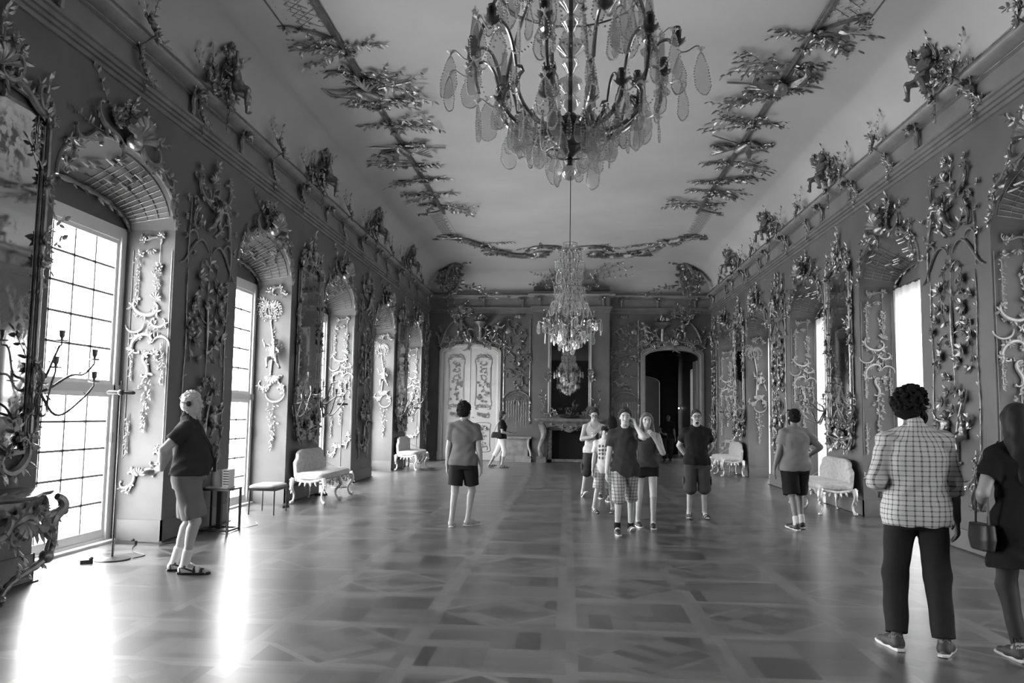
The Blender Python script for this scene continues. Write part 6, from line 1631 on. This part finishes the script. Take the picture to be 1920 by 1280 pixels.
    if kind_t == 'shirt': sc_ = [[z_[0], z_[1], z_[2], max(z_[3], .178+fat) if z_[0] < 1.3 else z_[3], max(z_[4], .135+fat*.8) if z_[0] < 1.3 else z_[4]] for z_ in sc_]
    if hem < .80: c0 = sc_[0]; sc_ = [[hem, c0[1], c0[2], c0[3]+.05, c0[4]+.04]]+sc_
    q.sect(sc_, .02, cut=[((0, 0, hem), (0, 0, -1))])
    if kind_t == 'tank':
        for sg in (-1, 1): q.cone(LN(A(sg*.10, .0, 1.30)), LN(A(sg*.105, -.01, 1.452)), .075, .022, .02, sq=((1, 0, 0), .7))
        q.ell(LN(A(0, .09, 1.46)), (.085, .10, .10), .01, 's'); q.ell(LN(A(0, -.09, 1.50)), (.08, .09, .09), .01, 's')
        for sg in (-1, 1): q.ell(LN(A(sg*.215*shw, 0, 1.37)), (.065, .13, .12), .01, 's')
    else:
        q.cone(arms[0][0], arms[1][0], .046+fat*.2+E, .046+fat*.2+E, .03)
        for sg in (-1, 1): q.cone(LN(A(sg*.03, -.01, 1.465)), LN(A(sg*.13*shw, -.01, 1.412)), .045+E, .036+E, .03)
        sleeves(q, E, .62 if kind_t != 'shirt' else 1, forearm=.30)
        nc = LN(A(0, .045 if kind_t != 'shirt' else .03, 1.53)); q.ell(nc, (.068, .072, .060), .008, 's')
        if kind_t in ('shirt', 'polo'): q.cone(LN(A(0, -.02, 1.468)), LN(A(0, -.01, 1.505)), .074, .066, .004); q.cone(LN(A(0, -.01, 1.47)), LN(A(0, 0, 1.56)), .056, .055, .0, 's'); q.ell(LN(A(0, .10, 1.50)), (.03, .06, .06), .004, 's')
    q.F += (0.0035*np.sin(q.ax[0][:, None, None]*38+6*np.sin(q.ax[2][None, None, :]*9)+q.ax[1][None, :, None]*21)).astype(np.float32)
    q.noise(.003, 22, int(abs(x*100)) % 97, .6)
    ship(q, {'tank': 'tank_top', 'tee': 't_shirt', 'polo': 'polo_shirt', 'shirt': 'shirt', 'dress': 'tunic'}[kind_t], m_t)
    kind_b, m_b, fr = bottom
    lo3 = lo.copy(); hi3 = hi.copy(); hi3[2] = 1.08; q = Vox(lo3, hi3, h, .02)
    ss = [z for z in secs(.004) if z[0] < 1.04]; q.sect(ss, .02); 
    for hp, kn, ank, R_, base in legs:
        loose = {'shorts': .030, 'cargo': .040, 'hot': .012, 'pants': .022, 'leggings': .006, 'capri': .016}[kind_b]
        th = kn-hp; u = unit(th); sn = ank-kn; us = unit(sn)
        if fr <= 1: end = hp+th*fr; q.cone(hp, kn+u*.08, .090+fat*.4+loose*.6, .072+fat*.15+loose, .02, cut=[(end, u)]); q.cone(end-u*.03, end+u*.06, .07+fat*.2, .065+fat*.15, 0, 's')
        else:
            end = kn+sn*(fr-1); q.cone(hp, kn, .090+fat*.4+loose*.5, .058+fat*.15+loose, .02); q.cone(kn, end+us*.06, .058+fat*.15+loose, (.056 if fr < 1.6 else .042)+loose*(1.3 if kind_b != 'leggings' else 1), .02, cut=[(end, us)])
            rr = .048 if fr < 1.6 else .040
            q.cone(end-us*.03, end+us*.06, rr, rr, 0, 's')
        if kind_b == 'cargo': m_ = hp+th*.72; sd = A(1 if hp[0] > 0 else -1, 0, 0); q.ell(m_+sd*.11, (.022, .06, .075), .01)
    q.cone((0, 0, .86), (0, 0, .74), .015, .02, .02, 's') if kind_b != 'leggings' else None
    q.noise(.0035, 26, 5, .5); ship(q, {'shorts': 'shorts', 'cargo': 'cargo_shorts', 'hot': 'short_shorts', 'pants': 'trousers', 'leggings': 'leggings', 'capri': 'capri_trousers'}[kind_b], m_b)
    # ---- footwear
    for hp, kn, ank, R_, base in legs:
        f0 = lambda a, b, c: base+R_@A(a, b, c)
        out = [(-.030, -.175), (-.036, -.12), (-.034, -.05), (-.043, .02), (-.043, .07), (-.028, .112), (0, .124), (.026, .112), (.040, .07), (.041, .02), (.034, -.05), (.036, -.12), (.030, -.175), (0, -.188)]
        mb = MB(); hh = .022 if shoes != 'sandal' else .020
        if shoes[:7] != 'sandal' or True:
            mb.loft([np.array([f0(a*e_, b*e_+(0), z)*s for a, b in out]) for e_, z in ((.95, 0.001), (1.02, .006), (1.02, hh*.8), (.98, hh))])
        if shoes == 'sandal':
            fo = part('sandal', mb, M_blk, t); mb = MB()
            for (yy, z, r_) in ((.045, .052, .044), (-.02, .070, .044)): mb.tube([f0(r_*math.cos(a), yy, .018+(z-.018)*math.sin(a))*s for a in np.linspace(0, PI, 9)], .015*s, 6, flat=.4)
            mb.tube([f0(.040*math.cos(a), -.11-.055*math.sin(a), .062)*s for a in np.linspace(0, PI, 9)], .009*s, 6); mb.tube([f0(.038*math.cos(a), -.11, .06+.045*math.sin(a))*s for a in np.linspace(0, PI, 9)], .013*s, 6)
            for sg in (-1, 1): mb.tube([f0(sg*.04, -.11, .06)*s, f0(sg*.042, -.02, .03)*s], .008*s, 5); mb.tube([f0(sg*.036, -.15, .065)*s, f0(sg*.036, -.15, .018)*s], .008*s, 5)
            part('strap', mb, M_blk, fo)
        else:
            q = Vox(base-(.22, .26, .03), base+(.22, .26, .2), .0065, .02)
            q.cone(f0(0, -.135, .045), f0(0, -.02, .042), .040, .043, .02); q.cone(f0(0, -.02, .038), f0(0, .075, .030), .044, .032, .02, sq=(tuple(R_@A(0, 0, 1)), .75)); q.cone(f0(0, -.125, .05), f0(0, -.115, .10), .042, .040, .02)
            q.cone(f0(0, -.118, .085), f0(0, -.105, .15), .036, .036, 0, 's'); q.cutp(f0(0, 0, .012), R_@A(0, 0, -1))
            for j in range(4): q.cone(f0(-.022, -.045+.025*j, .078-.006*j), f0(.022, -.045+.025*j, .078-.006*j), .0045, .0045, .002)
            mo = ship(q, 'shoe', {'dark': mat('dark_shoe', .03, .5), 'grey': mat('grey_shoe', .33, .6), 'mid': mat('mid_grey_shoe', .05, .6)}[shoes.split('+')[0]]); part('sole', mb, M_rub, mo)
        if 'sock' in (extra or {}):
            q = Vox(np.minimum(ank, base)-.09, np.maximum(ank, kn)*A(1, 1, 1)+.06, .008, .01); zz = ank+(kn-ank)*extra['sock'][1]; q.cone(ank-A(0, 0, .03), zz, .043, .046, .01)
            if shoes == 'sandal': q.cone(f0(0, -.14, .042), f0(0, .02, .032), .040, .040, .02); q.cone(f0(0, .02, .032), f0(0, .08, .028), .040, .030, .02, sq=((0, 0, 1), .7))
            q.cutp(f0(0, 0, .014), R_@A(0, 0, -1)); ship(q, 'sock', extra['sock'][0])
    return t, s, HP, LN, arms, legs
def dn(sg, y=0.0, x=.27, z=.84, curl=.35): return ((sg*x, .02+y, z), (sg*.3, -1, 0), (0, .15, -1), (-sg, .1, 0), curl)
HB, HD, HW, HG = mat('brown_hair', .045, .8, 0, .2), mat('black_hair', .012, .9, 0, .15), mat('white_hair', .55, .7), mat('dark_blonde_hair', .16, .5)

# 1 white-haired man at the left, in profile
p, s, HP, LN, arms, legs = person('white-haired man in dark polo shirt and grey shorts with hands behind his back', -3.80, 8.14, -PI/2+.32, 1.80,
    [(-.12, .02, 0, .15, 0), (.11, .14, 0, -.12, 0)], [((-.10, -.25, .98), (-1, -.6, 0), (.5, -.55, -.25), (.3, -1, 0), .5), ((.06, -.23, .99), (1, -.6, 0), (-.6, -.45, -.1), (0, -1, 0), .4)],
    .46, .0075, fat=.028, belly=.10, top=('polo', cloth('dark_polo_cotton', .035), .93), bottom=('cargo', cloth('grey_twill', .17), .93), shoes='sandal', hair=('white', HW), head=(-.35, -.05), extra={'sock': (mat('white_sock', .75, .9), .30)}, eyes=False, lean=(0, .0))
mb = MB(); mb.tube([HP(.088*math.cos(a)*(1), -.02-.095*math.sin(a), .0+.01*math.sin(a))*s for a in np.linspace(-.1, PI+.1, 16)], .005, 6); mb.blob(HP(.088, .005, -.005)*s, (.012, .028, .028), 10, 6); mb.blob(HP(-.088, .005, -.005)*s, (.012, .028, .028), 10, 6); part('headphones', mb, M_blk, p)
mb = MB(); mb.tube([LN(A(-.07, -.02, 1.49))*s, LN(A(-.09, .10, 1.38))*s, LN(A(-.05, .21, 1.2))*s, LN(A(0, .235, 1.08))*s, LN(A(.05, .21, 1.2))*s, LN(A(.09, .10, 1.38))*s, LN(A(.07, -.02, 1.49))*s], .006, 6); part('lanyard', mb, M_blk, p)
mb = MB(); mb.box(-.025, .025, .232*s, .262*s, .96*s, 1.10*s); part('audio_guide', mb, M_blk, p)
# 2 young man seen from behind, left of centre
person('young man from behind in grey T-shirt and black shorts, facing the carved door', -1.50, 12.0, -.05, 1.77,
    [(-.14, -.02, 0, .05, 0), (.15, .12, 0, -.75, 0)], [dn(-1, .03, .25), dn(1, -.02, .26)], .32, .009, fat=.012, top=('tee', cloth('grey_marl', .13), .86), bottom=('shorts', M_dk, .80), shoes='grey', hair=('tousled', HD), head=(-.45, 0), eyes=False)
# 3 woman in profile by the door
p, s, HP, LN, arms, legs = person('woman in white capri trousers and dark top walking in profile with a black shoulder bag', -2.0, 25.4, -PI/2, 1.70,
    [(-.08, -.26, 0.02, 0, -.25), (.08, .12, 0, 0, 0)], [((-.12, .28, 1.08), (-.3, -1, -.4), (0, 1, .1), (0, 0, 1), .6), ((.14, .26, 1.06), (.3, -1, -.4), (0, 1, .1), (0, 0, 1), .6)], .34, .011, fat=.01, female=True, top=('tee', M_dk, .90), bottom=('capri', mat('white_linen', .75, .9), 1.35), shoes='sandal', hair=('bob', HB), head=(0, -.25), eyes=False)
v = Vox((-.25, -.4, .85), (.45, .1, 1.2), .012, .02); v.sect([(.90, .22, -.16, .05, .17), (1.0, .22, -.16, .055, .16), (1.08, .22, -.16, .03, .12)], e=4); part('handbag', v.mesh(), M_blk, p)
mb = MB(); mb.tube([A(.22, -.08, 1.05), A(.22, -.05, 1.3), A(.17, -.02, 1.43), A(.2, -.14, 1.3), A(.22, -.24, 1.05)], .007, 6); part('bag_strap', mb, M_blk, p)
mb = MB(); mb.box(.0, .07, .36, .44, 1.055, 1.07); part('phone', mb, M_blk, p)
# 4 man in a pale tank top
p, s, HP, LN, arms, legs = person('man in pale tank top, dark long shorts and glasses looking down at a handset', .52, 16.5, PI+.15, 1.75,
    [(-.12, .10, 0, 0, 0), (.15, -.12, .05, .2, -.55)], [((-.03, .24, 1.20), (-1, -.5, -.4), (.8, .3, .2), (0, -.4, 1), .7), ((.05, .26, 1.20), (1, -.5, -.4), (-.8, .3, .2), (0, -.4, 1), .7)], .46, .0095, fat=.018, top=('tank', mat('pale_tank_jersey', .55, .9), .88), bottom=('cargo', cloth('charcoal_twill', .05), 1.08), shoes='dark', hair=('short', HB), head=(-.15, -.35), glasses=True)
mb = MB(); mb.box(-.03*s, .03*s, .30*s, .33*s, 1.16*s, 1.28*s); part('audio_guide', mb, M_blk, p)
# 5 boy in a cap
p, s, HP, LN, arms, legs = person('boy in dark cap, white printed T-shirt and checked shorts', .62, 13.95, PI-.1, 1.44,
    [(-.14, -.04, 0, -.1, 0), (.17, .06, 0, .45, 0)], [dn(-1, .02, .23, .86), dn(1, .06, .24, .86)], .52, .0085, fat=-.012, top=('tee', mat('white_printed_cotton', .8, .85, build=icon_print), .80), bottom=('shorts', plaid('pale_check_cotton', .62, .18, .05, .25, .021, True), .98), shoes='sandal', hair=('short', HG), head=(.55, -.15))
q = Vox(A(-.2, -.2, 1.5), A(.2, .3, 1.85), .007, .01); c_ = HP(0, -.01, .045); q.ell(c_, (.090, .108, .088), .01, cut=[(HP(0, 0, .035), (0, 0, -1))]); Rc = rotz(.55); q.ell(HP(0, .13, .040), (.070, .085, .012), .01, rot=Rc); mb = q.mesh(); mb.v = [np.asarray(w_)*s for w_ in mb.v]; part('cap', mb, cloth('dark_cap_cotton', .03), p)
# 6 teenager in front
person('teenage boy in dark T-shirt and plaid shorts, one hand raised to his ear', .79, 11.6, PI, 1.71,
    [(-.13, -.22, 0.01, .15, -.45), (.10, .18, 0, .05, 0)], [((-.150, .10, 1.50), (-.45, .5, -1), (.35, -.05, 1), (1, .3, -.2), .7), dn(1, .04, .26)], .52, .0075, fat=.010, top=('tee', cloth('dark_slate_cotton', .045), .80), bottom=('shorts', plaid('plaid_bermuda_cotton', .50, .10, .045, .3, .017, True), 1.10), shoes='dark', hair=('short', HB), head=(.0, 0), extra={'sock': (M_dk, .14)}, lean=(0, .03))
# 7 girl with long hair
person('young woman with long hair in dark tank top and black shorts, hand at chest', 1.15, 12.25, PI+.05, 1.66,
    [(-.09, .10, 0, -.1, 0), (.10, -.06, 0, .1, 0)], [((-.10, .14, 1.36), (-.5, .1, -1), (.5, .1, .8), (.4, -1, 0), .7), ((.24, .02, .84), (.3, -1, 0), (0, .15, -1), (-1, .1, 0), .35)], .46, .008, fat=-.012, female=True, top=('tank', cloth('dark_grey_jersey', .06), .92), bottom=('hot', M_dk, .33), shoes='dark', hair=('long', mat('long_brown_hair', .11, .45)), head=(0, 0))
# 8 man in black T-shirt facing the camera
person('man in black T-shirt, glasses and goatee with hands behind his back near the dark doorway', 2.06, 13.5, PI-.02, 1.73,
    [(-.15, .02, 0, .15, 0), (.13, .04, 0, -.12, 0)], [((-.12, -.20, .95), (-1, -.4, 0), (.7, -.2, -.5), (0, -1, 0), .5), ((.12, -.20, .95), (1, -.4, 0), (-.7, -.2, -.5), (0, -1, 0), .5)], .42, .0085, fat=.022, belly=.03, top=('tee', M_dk, .86), bottom=('cargo', cloth('dark_grey_twill', .06), 1.06), shoes='sandal', hair=('cropped', HB), glasses=True, beard='goatee')
# 9 heavy man in grey T-shirt from behind
person('heavy-set man seen from behind in light grey T-shirt, dark shorts and white socks', 3.36, 12.6, .18, 1.75,
    [(-.11, -.08, .01, .2, -.1), (.09, .10, 0, -.05, 0)], [dn(-1, .02, .31), ((.30, .16, 1.05), (1, -1, 0), (-.2, 1, .2), (-1, 0, 0), .5)], .22, .009, fat=.045, belly=.04, top=('tee', cloth('light_grey_marl', .25), .84), bottom=('cargo', M_dk, .98), shoes='dark', hair=('cropped', HD), head=(.1, -.05), beard='full', eyes=False, extra={'sock': (MATS['white_sock'], .22)})
# 10 man in plaid shirt, large at the right
p = person('tall curly-haired bearded man seen from behind in a white plaid shirt and dark trousers', 2.50, 6.20, -.15, 1.83,
    [(-.20, .02, 0, .30, 0), (.16, -.06, 0, -.45, 0)], [((-.20, .17, 1.04), (-.35, -1, 0), (.1, .9, -.3), (1, 0, 0), .5), ((.27, .04, .86), (.2, -1, 0), (.05, .2, -1), (-1, .1, 0), .45)], .12, .007, fat=.022, shw=1.06, top=('shirt', plaid('white_plaid_cotton', .56, .05, .0345, .24), .82), bottom=('pants', cloth('dark_denim', .025), 1.94), shoes='mid', hair=('curly', HD), head=(-1.2, 0), glasses=True, beard='full')
# 11 woman cut by the right picture edge
p, s, HP, LN, arms, legs = person('long-haired woman in black tunic and leggings at the right picture edge', 3.13, 6.02, .05, 1.73,
    [(-.10, .04, 0, .1, 0), (.12, -.02, 0, -.5, 0)], [((-.19, .16, 1.02), (-.5, -.8, 0), (.4, .8, -.2), (1, 0, 0), .5), ((.16, .20, 1.06), (.6, -.8, 0), (-.5, .8, .1), (-1, 0, 0), .5)], .36, .008, fat=.016, female=True, top=('dress', M_dk, .62), bottom=('leggings', mat('black_legging_jersey', .02, .7), 1.93), shoes='mid', hair=('long', mat('dark_brown_hair', .022, .6, 0, .25)), eyes=False, head=(-.2, 0))
v = Vox((-.5, -.2, .65), (-.1, .25, 1.0), .01, .02); v.sect([(.72, -.27, .0, .045, .11), (.80, -.27, 0, .055, .13), (.90, -.27, 0, .05, .12)], e=3); v.F += .0; part('handbag', v.mesh(), M_blk, p)
mb = MB(); mb.tube([A(-.27, .08, .88), A(-.27, .06, 1.2), A(-.14, 0, 1.46), A(-.26, -.06, 1.2), A(-.27, -.09, .88)], .008, 6); part('bag_strap', mb, M_blk, p)
# 12, 13 figures in the shadow of the doorway and behind the teenager
person('dim figure in dark clothes standing just beyond the dark doorway', 3.62, 30.4, PI+.1, 1.72, [(-.12, 0, 0, .1, 0), (.12, .03, 0, -.1, 0)], [dn(-1), ((.2, .2, 1.0), (1, -1, 0), (-.4, .8, 0), (-1, 0, 0), .5)], .20, .012, fat=.02, top=('tee', M_dk, .86), bottom=('pants', mat('black_trousers', .02, .8), 1.94), shoes='dark', hair=('short', HD))
person('dark-haired woman almost hidden behind the teenage boy', .84, 15.9, .1, 1.60, [(-.08, 0, 0, .1, 0), (.08, .1, 0, -.1, 0)], [dn(-1, 0, .2), dn(1, 0, .2)], .34, .011, fat=-.01, female=True, top=('tee', M_dk, .90), bottom=('pants', MATS['black_trousers'], 1.9), shoes='dark', hair=('long', HD), eyes=False)
